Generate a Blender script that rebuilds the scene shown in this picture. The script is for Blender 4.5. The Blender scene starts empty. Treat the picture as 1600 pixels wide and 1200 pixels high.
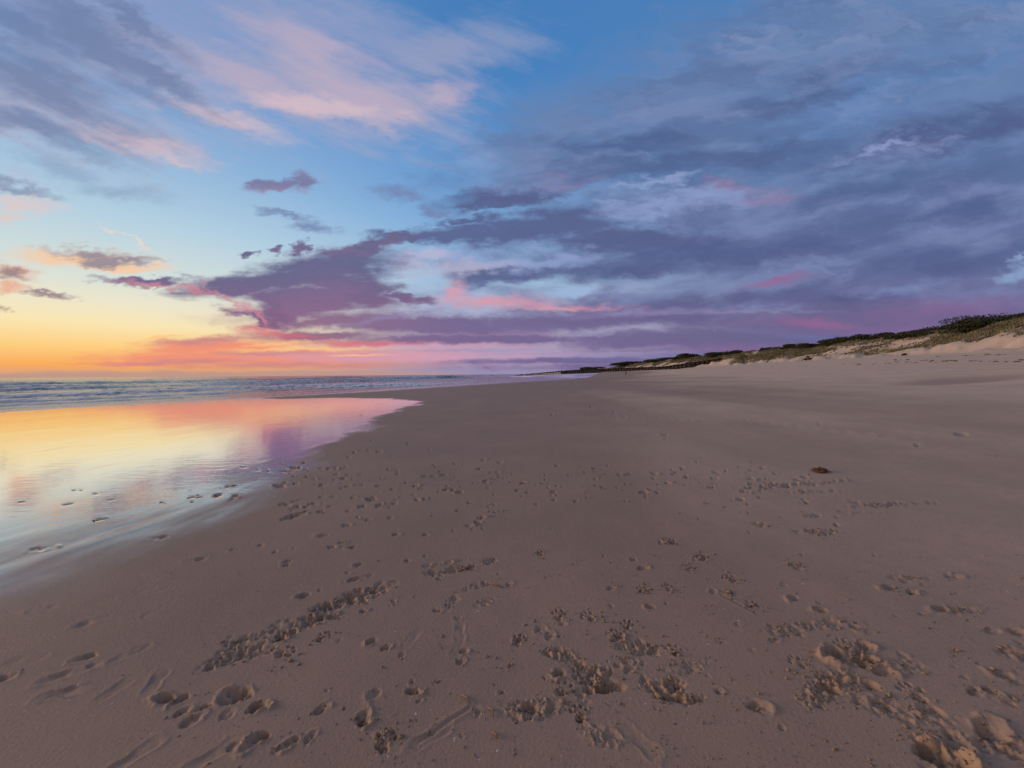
import bpy, bmesh, math, random
import numpy as np
from mathutils import Matrix, Vector

random.seed(7)
RNG = np.random.default_rng(11)
SC = bpy.context.scene
COL = SC.collection
R = math.radians

# ------------------------------------------------------------------ camera
EYE = 1.65
FPX = 605.0                      # focal length in pixels of a 1600 wide picture
PITCH, ROLL = 1.46, 0.42
cam_d = bpy.data.cameras.new('camera')
cam_d.sensor_width = 36.0
cam_d.lens = FPX / 1600 * 36
cam_d.clip_start = 0.05
cam_d.clip_end = 20000
cam = bpy.data.objects.new('camera', cam_d)
COL.objects.link(cam)
CAM_ROT = Matrix.Rotation(R(90 - PITCH), 3, 'X') @ Matrix.Rotation(R(-ROLL), 3, 'Z')
cam.matrix_world = Matrix.Translation((0, 0, EYE)) @ CAM_ROT.to_4x4()
SC.camera = cam


def ray(px, py):
    """direction of a picture point (1600 x 1200)"""
    return CAM_ROT @ Vector(((px - 800) / FPX, (600 - py) / FPX, -1.0))


def lin(r, g, b):
    f = lambda c: (c / 255) / 12.92 if c <= 10 else ((c / 255 + 0.055) / 1.055) ** 2.4
    return (f(r), f(g), f(b), 1.0)


# ------------------------------------------------------------------ view
SC.view_settings.view_transform = 'Standard'
SC.view_settings.look = 'None'
SC.view_settings.exposure = 0.0
SC.view_settings.gamma = 1.0
SC.cycles.max_bounces = 5
SC.cycles.diffuse_bounces = 2
SC.cycles.glossy_bounces = 3
SC.cycles.use_denoising = True
SC.cycles.use_adaptive_sampling = True
SC.cycles.adaptive_threshold = 0.02

# ------------------------------------------------------------------ sun (just at the sea horizon, out of frame left)
SUN_AZ, SUN_EL = -84.0, 9.0
sd = bpy.data.lights.new('sun', 'SUN')
sd.energy = 2.3
sd.angle = R(20)
sd.color = (1.0, 0.64, 0.42)
sun = bpy.data.objects.new('sun', sd)
COL.objects.link(sun)
sdir = Vector((math.sin(R(SUN_AZ)) * math.cos(R(SUN_EL)), math.cos(R(SUN_AZ)) * math.cos(R(SUN_EL)), math.sin(R(SUN_EL))))
sun.rotation_euler = (-sdir).to_track_quat('-Z', 'Y').to_euler()

# ------------------------------------------------------------------ sky
W = bpy.data.worlds.new('World')
SC.world = W
W.use_nodes = True
NT = W.node_tree
NT.nodes.clear()


class G:
    """small helper that writes shader nodes from expressions"""
    def __init__(self, nt):
        self.nt = nt

    def put(self, sock, v):
        if isinstance(v, bpy.types.NodeSocket):
            self.nt.links.new(v, sock)
        else:
            sock.default_value = v

    def m(self, op, a, b=None, c=None, clamp=False):
        n = self.nt.nodes.new('ShaderNodeMath'); n.operation = op; n.use_clamp = clamp
        for i, v in enumerate((a, b, c)):
            if v is not None:
                self.put(n.inputs[i], v)
        return n.outputs[0]

    def vm(self, op, a, b=None, scale=None):
        n = self.nt.nodes.new('ShaderNodeVectorMath'); n.operation = op
        self.put(n.inputs[0], a)
        if b is not None: self.put(n.inputs[1], b)
        if scale is not None: self.put(n.inputs['Scale'], scale)
        return n.outputs['Value'] if op in ('LENGTH', 'DOT_PRODUCT', 'DISTANCE') else n.outputs[0]

    def vma(self, a, b, c):
        n = self.nt.nodes.new('ShaderNodeVectorMath'); n.operation = 'MULTIPLY_ADD'
        for i, v in enumerate((a, b, c)): self.put(n.inputs[i], v)
        return n.outputs[0]

    def xyz(self, x, y, z):
        n = self.nt.nodes.new('ShaderNodeCombineXYZ')
        for i, v in enumerate((x, y, z)): self.put(n.inputs[i], v)
        return n.outputs[0]

    def sep(self, v):
        n = self.nt.nodes.new('ShaderNodeSeparateXYZ'); self.put(n.inputs[0], v)
        return n.outputs[0], n.outputs[1], n.outputs[2]

    def noise(self, vec, scale, detail=4, rough=0.55, dist=0.0, color=False, dims='3D'):
        n = self.nt.nodes.new('ShaderNodeTexNoise')
        self.put(n.inputs['Vector'], vec); n.inputs['Scale'].default_value = scale
        n.inputs['Detail'].default_value = detail; n.inputs['Roughness'].default_value = rough
        n.inputs['Distortion'].default_value = dist
        n.noise_dimensions = dims
        if not color:
            return n.outputs['Fac']
        sc = self.nt.nodes.new('ShaderNodeSeparateColor'); self.put(sc.inputs[0], n.outputs['Color'])
        return self.xyz(sc.outputs[0], sc.outputs[1], sc.outputs[2])

    def smooth(self, x, lo, hi, a=0.0, b=1.0):
        n = self.nt.nodes.new('ShaderNodeMapRange'); n.interpolation_type = 'SMOOTHSTEP'
        self.put(n.inputs[0], x)
        for i, v in enumerate((lo, hi, a, b)): self.put(n.inputs[i + 1], v)
        return n.outputs[0]

    def mix(self, f, a, b, mode='MIX'):
        n = self.nt.nodes.new('ShaderNodeMix'); n.data_type = 'RGBA'; n.blend_type = mode
        self.put(n.inputs[0], f); self.put(n.inputs[6], a); self.put(n.inputs[7], b)
        return n.outputs[2]

    def ramp(self, x, stops, ease='EASE'):
        n = self.nt.nodes.new('ShaderNodeValToRGB'); n.color_ramp.interpolation = 'LINEAR'
        el = n.color_ramp.elements
        while len(el) < len(stops): el.new(0.5)
        for e, (p, c) in zip(el, stops):
            e.position = p; e.color = c
        self.put(n.inputs[0], x)
        return n.outputs[0]

    def mapping(self, vec, loc, rot, scl, kind='TEXTURE'):
        n = self.nt.nodes.new('ShaderNodeMapping'); n.vector_type = kind
        self.put(n.inputs[0], vec)
        n.inputs[1].default_value = loc; n.inputs[2].default_value = rot; n.inputs[3].default_value = scl
        return n.outputs[0]


g = G(NT)
tc = NT.nodes.new('ShaderNodeTexCoord')
D = g.vm('NORMALIZE', tc.outputs['Generated'])
dx, dy, dz = g.sep(D)
dyc = g.m('MAXIMUM', dy, 0.03)
U = g.m('DIVIDE', dx, dyc)
V = g.m('DIVIDE', dz, dyc)
UV = g.xyz(U, V, 0.0)
front = g.smooth(dy, 0.05, 0.35)

# cloud deck coordinates (a flat layer seen in perspective; valid all round)
dzp = g.m('ADD', g.m('MAXIMUM', dz, 0.0), 0.10)
PX = g.m('DIVIDE', dx, dzp)
PY = g.m('DIVIDE', dy, dzp)
P = g.xyz(PX, PY, 0.0)

# --- clear sky: three ramps over height, blended by the angle from the sunset
hl = g.m('MAXIMUM', g.m('SQRT', g.m('ADD', g.m('MULTIPLY', dx, dx), g.m('MULTIPLY', dy, dy))), 0.001)
ca = g.m('DIVIDE', g.m('ADD', g.m('MULTIPLY', dx, math.sin(R(-60))), g.m('MULTIPLY', dy, math.cos(R(-60)))), hl)
zz = g.m('MAXIMUM', dz, 0.0)
c_sun = g.ramp(zz, [(0, lin(196, 158, 140)), (.010, lin(226, 164, 120)), (.022, lin(250, 172, 92)), (.055, lin(254, 208, 130)),
                    (.095, lin(250, 230, 178)), (.135, lin(237, 230, 204)), (.18, lin(214, 224, 218)), (.28, lin(180, 208, 225)), (.40, lin(142, 180, 218)),
                    (.52, lin(118, 156, 206)), (1, lin(84, 126, 188))])
c_mid = g.ramp(zz, [(0, lin(146, 142, 176)), (.03, lin(170, 146, 178)), (.12, lin(180, 178, 204)), (.24, lin(158, 190, 220)),
                    (.36, lin(126, 172, 218)), (.48, lin(96, 150, 206)), (.60, lin(74, 130, 190)), (.72, lin(70, 124, 182)), (1, lin(62, 112, 170))])
c_far = g.ramp(zz, [(0, lin(98, 102, 148)), (.08, lin(112, 108, 146)), (.22, lin(108, 124, 168)), (.5, lin(88, 130, 182)), (1, lin(66, 112, 168))])
t1 = g.smooth(ca, 0.98, 0.60)
t2 = g.smooth(ca, 0.50, -0.35)
sky = g.mix(t2, g.mix(t1, c_sun, c_mid), c_far)

# --- warped coordinates for cloud outlines
hz = g.m('ADD', g.m('MULTIPLY', V, 1.0), 0.16)
PP = g.xyz(g.m('DIVIDE', U, hz), g.m('DIVIDE', 1.0, hz), 0.0)       # perspective layer in front
nz1 = g.noise(g.vm('MULTIPLY', UV, (1.0, 2.6, 1)), 4.2, 4, 0.58, 0.0, True, '2D')
nz2 = g.noise(g.vm('MULTIPLY', UV, (1.0, 2.2, 1)), 17.0, 3, 0.6, 0.0, True, '2D')
flat = g.smooth(V, -.06, .34, .10, 1.0)                               # layers are seen edge-on near the horizon
w1 = g.vm('MULTIPLY', g.vm('SUBTRACT', nz1, (.5, .5, .5)), g.xyz(.34, g.m('MULTIPLY', flat, .13), 0.0))
w2 = g.vm('MULTIPLY', g.vm('SUBTRACT', nz2, (.5, .5, .5)), g.xyz(.085, g.m('MULTIPLY', flat, .042), 0.0))
UVW0 = g.vm('ADD', g.vm('ADD', UV, w1), w2)


# streak noises
def turned(rot, a, b, off):
    c, s_ = math.cos(R(rot)), math.sin(R(rot))
    return g.xyz(g.vm('DOT_PRODUCT', UV, (c / a, s_ / a, 0)), g.vm('DOT_PRODUCT', UV, (-s_ / b, c / b, 0)), off)


streakL = g.noise(turned(-22, .55, .10, 0), 1.5, 5, 0.6, 0.0, False, '2D')
streakL2 = g.noise(turned(-25, .8, .10, 7.3), 2.2, 4, 0.55, 0.0, False, '2D')
billow = g.noise(g.vm('MULTIPLY', PP, (1.0, 1.35, 1)), 2.1, 6, 0.60, 0.0, False, '2D')
streakR = g.noise(turned(11, .50, .13, 3.1), 1.7, 5, 0.55, 0.0, False, '2D')
billow2 = g.noise(g.vm('ADD', g.vm('MULTIPLY', UVW0, (1.0, 2.8, 1)), (4, 2, 0)), 5.0, 6, 0.60, 0.0, False, '2D')
VS = g.m('SQRT', g.m('ADD', g.m('MAXIMUM', V, 0.0), .008))
fine = g.noise(g.xyz(U, g.m('MULTIPLY', VS, 4.4), 0.0), 9.0, 5, 0.58, 0.0, False, '2D')
rearn = g.noise(g.vm('MULTIPLY', P, (1.0, .7, 1)), 0.9, 5, 0.6, 0.0, False, '2D')
# every layer below waits for all the noises (keeps few values alive at once in the shader)
late = g.m('MULTIPLY', g.m('ADD', g.m('ADD', g.m('ADD', streakL, streakL2), g.m('ADD', billow, billow2)), g.m('ADD', fine, g.m('ADD', rearn, streakR))), 1e-7)
U = g.m('ADD', U, late)
V = g.m('ADD', V, late)
dz = g.m('ADD', dz, late)
front = g.m('ADD', front, late)
lv = g.xyz(late, late, 1.0)
def lanes(v):
    x, y, _z = g.sep(v)
    return g.xyz(x, x, x), g.xyz(y, y, y)


UVW = lanes(g.vm('ADD', UVW0, lv))
UVS = lanes(g.vm('ADD', g.vm('ADD', g.vm('ADD', UV, g.vm('SCALE', w1, scale=0.35)), w2), lv))     # less warped, for the small clouds


def blobs(coords, lst, k=0.25):
    """union of soft ellipses given as picture point, half sizes, tilt; returns the smallest squared radius.
    Three ellipses ride in the three lanes of one vector, which keeps the shader short."""
    us, vs = coords
    lst = list(lst)
    while len(lst) % 3: lst.append(lst[-1])
    acc = None
    for i in range(0, len(lst), 3):
        ab = [[], [], [], [], [], []]
        for (x, y, rx, ry, rot) in lst[i:i + 3]:
            d = ray(x, y)
            u0, v0 = d.x / d.y, d.z / d.y
            c, s_ = math.cos(R(rot)), math.sin(R(rot))
            a, b = rx / FPX, ry / FPX
            for L, val in zip(ab, (c / a, s_ / a, -(c * u0 + s_ * v0) / a, -s_ / b, c / b, -(-s_ * u0 + c * v0) / b)):
                L.append(val)
        p = g.vma(vs, ab[1], g.vma(us, ab[0], ab[2]))
        q = g.vma(vs, ab[4], g.vma(us, ab[3], ab[5]))
        r = g.vma(p, p, g.vm('MULTIPLY', q, q))
        acc = r if acc is None else g.vm('MINIMUM', acc, r)
    x, y, z = g.sep(acc)
    return g.m('SQRT', g.m('SMOOTH_MIN', g.m('SMOOTH_MIN', x, y, k), z, k))


def layer(sky, vec, lst, color, lo, hi, dens=1.0, nz=None, nk=0.0, k=0.35):
    r = blobs(vec, lst, k)
    if nz is not None:
        r = g.m('ADD', r, g.m('MULTIPLY', g.m('SUBTRACT', nz, 0.5), nk))
    f = g.m('MULTIPLY', g.m('MULTIPLY', g.smooth(r, hi, lo), dens), front)
    return g.mix(f, sky, color), f



# clouds outside the view, added and tinted warm to offset blue light on sand
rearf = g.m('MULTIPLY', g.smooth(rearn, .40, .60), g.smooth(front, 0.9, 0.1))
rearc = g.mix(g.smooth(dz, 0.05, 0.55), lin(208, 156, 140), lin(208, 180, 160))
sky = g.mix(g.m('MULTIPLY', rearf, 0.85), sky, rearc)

# A high cirrus, upper left
A = [(150, 40, 420, 120, -14), (430, 110, 300, 62, -18), (210, 220, 160, 30, -14), (560, 145, 170, 40, -6),
     (40, 150, 230, 90, -12), (690, 80, 150, 44, 10), (420, 0, 300, 70, -20), (600, 200, 50, 16, -30)]
sky, fA = layer(sky, UVS, A, g.mix(g.smooth(V, .55, .95), lin(184, 174, 194), lin(146, 158, 194)), .0, 1.5, .74, streakL, 2.1)
sky, _ = layer(sky, UVS, [(480, 90, 130, 60, -35), (400, 130, 150, 34, -22), (560, 150, 130, 26, -10), (690, 150, 60, 20, 20)], lin(192, 174, 194), .0, 1.5, .70, streakL2, 1.9)
# peach lower edges
sky, _ = layer(sky, UVS, [(215, 228, 130, 18, -13), (270, 248, 70, 11, -14), (350, 185, 130, 16, -14), (500, 168, 120, 15, -8)],
               lin(220, 192, 198), .0, 1.4, .70, streakL, 1.4)
# grey-blue darker streaks
sky, _ = layer(sky, UVS, [(120, 45, 200, 36, -34), (50, 120, 190, 42, -24), (70, 200, 150, 26, -16), (215, 105, 150, 20, -32), (20, 40, 120, 40, -30), (200, 20, 120, 18, -40)],
               lin(104, 122, 162), .1, 1.5, .72, streakL2, 1.8)
sky, _ = layer(sky, UVS, [(190, 298, 80, 16, -8), (100, 265, 70, 18, -18), (130, 240, 60, 12, -18)], lin(140, 160, 190), .0, 1.4, .62, fine, 1.0)
# thin veil, top right
sky, _ = layer(sky, UVW, [(1250, 80, 330, 80, 12), (1500, 50, 260, 60, 8), (1100, 150, 220, 60, 15), (860, 235, 160, 50, 10), (900, 180, 120, 40, 0), (1550, 130, 160, 30, 12)],
               lin(104, 130, 174), .0, 1.45, .90, billow, 1.9)

sky, _ = layer(sky, UVW, [(1300, 60, 220, 28, 10), (1480, 95, 190, 26, 12), (1560, 30, 160, 22, 10), (1150, 70, 130, 22, 12), (1420, 150, 160, 22, 14), (1250, 10, 200, 22, 8)],
               g.mix(g.smooth(billow2, .38, .66), lin(92, 114, 158), lin(128, 144, 184)), -.3, 1.6, .72, streakR, 1.9)

# B grey deck over the right half
B = [(1250, 330, 480, 105, 4), (1430, 225, 360, 62, 13), (1080, 205, 250, 55, 6), (900, 265, 190, 42, 8), (1010, 385, 330, 46, 0),
     (790, 308, 120, 18, 8), (1300, 430, 460, 80, 0), (1230, 165, 190, 34, 14), (1100, 470, 420, 40, 0), (1500, 330, 300, 130, 0), (1120, 120, 150, 30, 8), (1300, 120, 180, 30, 14), (800, 420, 120, 20, 4)]
deckc = g.mix(g.smooth(V, .05, .30), lin(116, 104, 148), lin(98, 110, 152))
deckc = g.mix(g.smooth(V, .30, .60), deckc, lin(94, 116, 160))
deckc = g.mix(g.m('MULTIPLY', g.smooth(streakR, .44, .66), .60), deckc, lin(126, 142, 184))
deckc = g.mix(g.m('MULTIPLY', g.smooth(billow2, .46, .76), .40), deckc, lin(138, 148, 190))
sky, fB = layer(sky, UVW, B, deckc, .15, 1.42, .94, billow, 1.5)
# darker bellies
Bd = [(1240, 385, 250, 26, 3), (1480, 205, 260, 24, 15), (1100, 395, 220, 26, 0), (1180, 250, 240, 26, 10), (1250, 155, 120, 16, 12), (940, 222, 120, 18, 0),
      (1330, 465, 90, 14, 0), (1500, 330, 220, 30, 8), (930, 420, 200, 18, 0), (1390, 290, 220, 26, 10), (1060, 300, 180, 14, 8), (1170, 460, 150, 18, 6),
      (1480, 410, 160, 24, 0), (830, 300, 110, 12, 8), (1010, 260, 130, 18, 8)]
sky, _ = layer(sky, UVW, Bd, g.mix(g.smooth(V, .1, .40), lin(84, 84, 126), lin(76, 94, 138)), -.4, 1.7, .74, streakR, 1.7)
sky, _ = layer(sky, UVW, [(1250, 400, 260, 20, 2), (1480, 212, 200, 16, 14), (1100, 380, 160, 16, 0), (1150, 245, 150, 14, 8), (960, 425, 140, 10, 0), (1330, 466, 80, 10, 0)], lin(80, 88, 132), -.2, 1.6, .55, billow2, 1.5)
# pale gaps
sky, _ = layer(sky, UVW, [(1090, 308, 110, 18, 0), (820, 402, 130, 12, 2), (1020, 325, 70, 12, 0), (1400, 232, 100, 8, 12), (1020, 285, 60, 8, 10), (960, 330, 60, 8, 0)], lin(142, 158, 202), .1, 1.4, .80, fine, 1.3)
sky, _ = layer(sky, UVW, [(1210, 300, 50, 14, 0), (1140, 292, 50, 8, 0), (880, 285, 70, 8, 6)], lin(142, 122, 160), .0, 1.5, .6, fine, 1.0)
sky, _ = layer(sky, UVS, [(1590, 425, 32, 13, 20), (1600, 402, 24, 5, 15)], lin(140, 164, 202), .2, 1.3, .8, fine, 1.0)
# dark arm reaching left out of the deck
sky, _ = layer(sky, UVS, [(760, 364, 160, 20, 1), (650, 366, 90, 11, -4), (860, 350, 130, 24, 3), (790, 314, 80, 10, 8), (720, 342, 60, 8, 4), (960, 372, 120, 20, 0)], lin(88, 98, 140), .40, 1.25, .92, fine, 1.3)

# pink glow between the clouds, centre
sky, _ = layer(sky, UVS, [(765, 470, 95, 12, -2), (705, 458, 30, 14, 30), (880, 480, 110, 6, 0)], lin(222, 154, 168), -.2, 1.5, .88, fine, 1.0)
sky, _ = layer(sky, UVS, [(885, 457, 52, 11, 3)], lin(158, 184, 218), .2, 1.3, .85, fine, .8)
sky, _ = layer(sky, UVS, [(640, 415, 38, 16, 20), (680, 400, 50, 10, 0), (720, 420, 90, 12, 6)], lin(186, 184, 210), .1, 1.4, .75, fine, 1.0)

# D orange and pink low bank, left of centre
sky, _ = layer(sky, UVS, [(330, 543, 130, 17, 2), (300, 560, 160, 13, 0), (430, 560, 230, 15, 0), (540, 556, 190, 10, 0), (200, 568, 60, 5, 0)], lin(240, 146, 120), .3, 1.35, .97, fine, 1.0)
sky, _ = layer(sky, UVS, [(320, 532, 80, 7, 3), (270, 566, 120, 5, 1), (460, 571, 220, 6, 0), (420, 552, 90, 4, 0)], lin(196, 134, 138), .0, 1.5, .75, fine, 1.1)
sky, _ = layer(sky, UVS, [(640, 556, 240, 10, 0), (700, 540, 160, 6, 0)], lin(206, 158, 184), .2, 1.4, .8, fine, 1.0)
sky, _ = layer(sky, UVS, [(255, 526, 50, 3, 6), (470, 545, 120, 2.5, 0), (560, 555, 70, 2, 0), (440, 536, 50, 3, 4)], lin(255, 196, 128), .3, 1.3, .7, fine, .9)

# C the long purple cloud and the band below it
band = [(650, 507, 300, 18, -2), (520, 502, 110, 14, 4), (500, 526, 130, 11, 0), (900, 502, 300, 18, 2), (780, 530, 320, 8, 0), (1120, 530, 330, 22, 0), (1350, 500, 330, 30, 2), (900, 564, 200, 6, 0), (1060, 572, 300, 8, 0), (1300, 550, 280, 14, 0)]
bandc = g.mix(g.smooth(U, -.75, .0), lin(142, 92, 128), lin(108, 94, 138))
bandc = g.mix(g.smooth(U, .0, .8), bandc, lin(102, 98, 138))
sky, _ = layer(sky, UVS, band, bandc, .40, 1.32, .90, billow2, 1.2)
# pink hems under it
sky, _ = layer(sky, UVS, [(430, 522, 80, 6, -5), (560, 538, 110, 5, 0), (400, 516, 40, 6, -5)], lin(212, 108, 124), .1, 1.4, .8, fine, 1.0)
sky, _ = layer(sky, UVS, [(1270, 505, 90, 11, -2), (1210, 438, 60, 7, 8), (1480, 485, 140, 22, 4), (1420, 515, 180, 12, 0), (1150, 545, 120, 8, 0), (760, 522, 120, 6, 0)],
               lin(136, 102, 148), -.2, 1.6, .62, fine, 1.0)
sky, _ = layer(sky, UVS, [(1285, 506, 50, 6, -4), (1200, 438, 40, 4, 8)], lin(158, 102, 144), -.2, 1.7, .55, fine, .9)
sky, _ = layer(sky, UVS, [(610, 497, 90, 6, 10), (1000, 488, 160, 6, 2), (990, 545, 70, 3, 2), (900, 552, 200, 3, 0), (1150, 487, 160, 4, 0), (760, 548, 160, 3, 0)], lin(150, 142, 182), -.2, 1.5, .55, fine, 1.1)
sky, _ = layer(sky, UVS, [(1100, 560, 260, 8, 0), (1330, 535, 150, 6, -6)], lin(112, 112, 164), .0, 1.5, .6, fine, 1.0)
C = [(505, 426, 125, 32, 8), (410, 444, 140, 20, 4), (550, 456, 85, 28, -8), (450, 476, 75, 22, -6), (435, 492, 40, 16, -10), (225, 438, 72, 8, -3), (600, 376, 60, 14, 12),
     (550, 396, 70, 16, 12), (478, 390, 12, 12, 40), (432, 391, 18, 6, 0), (388, 397, 16, 5, 0), (630, 462, 40, 8, -14), (480, 468, 120, 26, -2), (400, 500, 50, 10, -20)]
cc = g.mix(g.smooth(V, .13, .29), lin(130, 96, 134), lin(100, 100, 138))
cc = g.mix(g.m('MULTIPLY', g.smooth(billow2, .45, .7), .32), cc, lin(146, 110, 144))
sky, fC = layer(sky, UVS, C, cc, .50, 1.32, .97, fine, .8)
sky, _ = layer(sky, UVS, [(360, 470, 60, 4, -32), (300, 452, 60, 4, -10), (230, 442, 60, 4, -6), (395, 495, 30, 5, -30)], lin(206, 136, 150), .1, 1.4, .7, fine, .8)

# small clouds
sky, _ = layer(sky, UVS, [(430, 292, 48, 11, 2), (475, 290, 28, 17, 10), (400, 288, 22, 9, 0)], g.mix(g.smooth(V, .45, .49), lin(168, 142, 166), lin(124, 120, 158)), .35, 1.25, .92, fine, 1.0)
sky, _ = layer(sky, UVS, [(450, 337, 48, 7, -12), (490, 355, 38, 9, -4), (630, 303, 46, 15, -8), (680, 332, 40, 6, -8)], lin(116, 132, 174), .1, 1.3, .8, fine, 1.1)
sky, _ = layer(sky, UVS, [(110, 402, 130, 15, -2), (200, 416, 60, 8, -4)], lin(250, 200, 156), .1, 1.4, .85, fine, 1.0)
sky, _ = layer(sky, UVS, [(140, 396, 85, 10, -4), (195, 405, 60, 7, -4), (165, 408, 50, 8, 0)], lin(138, 130, 148), .1, 1.3, .85, fine, 1.1)
sky, _ = layer(sky, UVS, [(20, 425, 55, 11, -12), (20, 450, 45, 8, -5)], lin(232, 174, 146), .1, 1.4, .85, fine, 1.0)
sky, _ = layer(sky, UVS, [(20, 428, 44, 10, -14), (92, 463, 46, 5, -6), (5, 482, 14, 6, 0), (75, 460, 25, 4, -10)], lin(152, 130, 138), .1, 1.3, .88, fine, 1.0)
sky, _ = layer(sky, UVS, [(10, 283, 46, 11, -20), (40, 300, 60, 9, -12)], lin(140, 152, 180), .1, 1.4, .85, fine, 1.0)
sky, _ = layer(sky, UVS, [(30, 320, 70, 14, -6), (10, 342, 40, 6, 0)], lin(226, 200, 196), .0, 1.5, .75, fine, 1.0)
sky, _ = layer(sky, UVS, [(205, 376, 40, 4, -32)], lin(240, 216, 198), .1, 1.4, .65, fine, .9)
# low grey bank lying on the sea horizon
sky, _ = layer(sky, UVS, [(140, 587, 150, 9, -.4), (255, 585, 50, 8, 0), (330, 586, 160, 7, -.4), (520, 584, 220, 6, -.4), (0, 590, 90, 7, 0)], lin(190, 150, 138), .4, 1.15, .82, fine, .5)

bg = NT.nodes.new('ShaderNodeBackground')
bg.inputs['Strength'].default_value = 1.0
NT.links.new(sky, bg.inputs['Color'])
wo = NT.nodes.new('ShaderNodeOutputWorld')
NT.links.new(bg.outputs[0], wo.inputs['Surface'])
W.cycles.sampling_method = 'NONE'      # broad soft sky: plain surface sampling is enough








# ------------------------------------------------------------------ numeric helpers
def hash2(ix, iy, seed):
    n = (ix.astype(np.int64) * 374761393 + iy.astype(np.int64) * 668265263 + seed * 974634777) & 0xFFFFFFFF
    n = ((n ^ (n >> 13)) * 1274126177) & 0xFFFFFFFF
    return ((n ^ (n >> 16)) & 0xFFFF) / 65535.0


def vnoise(x, y, seed=0):
    x = np.asarray(x, float); y = np.asarray(y, float)
    ix, iy = np.floor(x), np.floor(y)
    fx, fy = x - ix, y - iy
    fx = fx * fx * fx * (fx * (fx * 6 - 15) + 10); fy = fy * fy * fy * (fy * (fy * 6 - 15) + 10)
    a, b = hash2(ix, iy, seed), hash2(ix + 1, iy, seed)
    c, d = hash2(ix, iy + 1, seed), hash2(ix + 1, iy + 1, seed)
    return (a + (b - a) * fx) * (1 - fy) + (c + (d - c) * fx) * fy - 0.5


def fbm(x, y, oct=4, seed=0, gain=0.5):
    t, a = 0.0, 1.0
    for i in range(oct):
        t = t + a * vnoise(x * 1.0, y * 1.0, seed + i * 17)
        x, y = 0.8 * x * 2.03 - 0.6 * y * 2.03 + 5.2, 0.6 * x * 2.03 + 0.8 * y * 2.03 + 1.3
        a *= gain
    return t


def sstep(lo, hi, x):
    t = np.clip((x - lo) / (hi - lo), 0, 1)
    return t * t * (3 - 2 * t)


def table(pts, width):
    """smooth curve through a list of (x, y)"""
    p = np.array(pts, float)
    xs = np.linspace(p[0, 0], p[-1, 0], 6000)
    ys = np.interp(xs, p[:, 0], p[:, 1])
    n = max(3, int(width / (xs[1] - xs[0])) | 1)
    k = np.hanning(n + 2)[1:-1]; k /= k.sum()
    ys = np.convolve(np.pad(ys, n // 2, 'edge'), k, 'valid')
    return lambda x: np.interp(x, xs, ys)


def mesh_obj(name, verts, faces, mats, parent=None, smooth=True, loc=None, mat_idx=None):
    """faces: (n,3) or (n,4) array or a list of tuples"""
    me = bpy.data.meshes.new(name)
    verts = np.asarray(verts, np.float32).reshape(-1, 3)
    if isinstance(faces, np.ndarray):
        k = faces.shape[1]; nf = len(faces)
        me.vertices.add(len(verts)); me.vertices.foreach_set('co', verts.ravel())
        me.loops.add(nf * k); me.loops.foreach_set('vertex_index', faces.ravel().astype(np.int32))
        me.polygons.add(nf)
        me.polygons.foreach_set('loop_start', np.arange(0, nf * k, k, dtype=np.int32))
        if mat_idx is not None: me.polygons.foreach_set('material_index', mat_idx.astype(np.int32))
        me.update(calc_edges=True)
    else:
        me.from_pydata(verts.tolist(), [], faces)
    if smooth: me.polygons.foreach_set('use_smooth', np.ones(len(me.polygons), bool))
    for m in (mats if isinstance(mats, (list, tuple)) else [mats]): me.materials.append(m)
    o = bpy.data.objects.new(name, me); COL.objects.link(o)
    if parent: o.parent = parent
    if loc is not None: o.location = loc
    return o


def attr(o, name, arr):
    a = o.data.attributes.new(name, 'FLOAT', 'POINT')
    a.data.foreach_set('value', np.asarray(arr, np.float32).ravel())


def tag(o, label=None, cat=None, group=None, kind=None):
    for k, v in (('label', label), ('category', cat), ('group', group), ('kind', kind)):
        if v: o[k] = v
    return o


def empty(name, loc=(0, 0, 0), rz=0.0):
    o = bpy.data.objects.new(name, None); COL.objects.link(o)
    o.location = loc; o.rotation_euler = (0, 0, rz); o.empty_display_size = 0.2
    return o


# ------------------------------------------------------------------ materials
def new_mat(name):
    m = bpy.data.materials.new(name); m.use_nodes = True
    nt = m.node_tree; nt.nodes.clear()
    out = nt.nodes.new('ShaderNodeOutputMaterial')
    return m, nt, G(nt), out


def principled(gg, base, rough=0.8, spec=0.3, normal=None, ior=None):
    n = gg.nt.nodes.new('ShaderNodeBsdfPrincipled')
    gg.put(n.inputs['Base Color'], base); gg.put(n.inputs['Roughness'], rough)
    gg.put(n.inputs['Specular IOR Level'], spec)
    if ior: n.inputs['IOR'].default_value = ior
    if normal is not None: gg.put(n.inputs['Normal'], normal)
    return n


def bump(gg, h, strength, dist, normal=None):
    n = gg.nt.nodes.new('ShaderNodeBump')
    n.inputs['Strength'].default_value = strength; n.inputs['Distance'].default_value = dist
    gg.put(n.inputs['Height'], h)
    if normal is not None: gg.put(n.inputs['Normal'], normal)
    return n.outputs[0]


def attribute(gg, name):
    n = gg.nt.nodes.new('ShaderNodeAttribute'); n.attribute_name = name
    return n.outputs['Fac']


def position(gg):
    return gg.nt.nodes.new('ShaderNodeNewGeometry').outputs['Position']


def simple_mat(name, c1, c2, scale, rough=0.8, spec=0.2, bmp=0.0, bdist=0.02):
    m, nt, gg, out = new_mat(name)
    p = position(gg)
    nz = gg.noise(p, scale, 5, 0.6)
    nrm = bump(gg, nz, bmp, bdist) if bmp else None
    b = principled(gg, gg.mix(gg.smooth(nz, .3, .7), c1, c2), rough, spec, nrm)
    nt.links.new(b.outputs[0], out.inputs['Surface'])
    return m


def rgb(r, g_, b): return (r, g_, b, 1.0)


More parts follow.
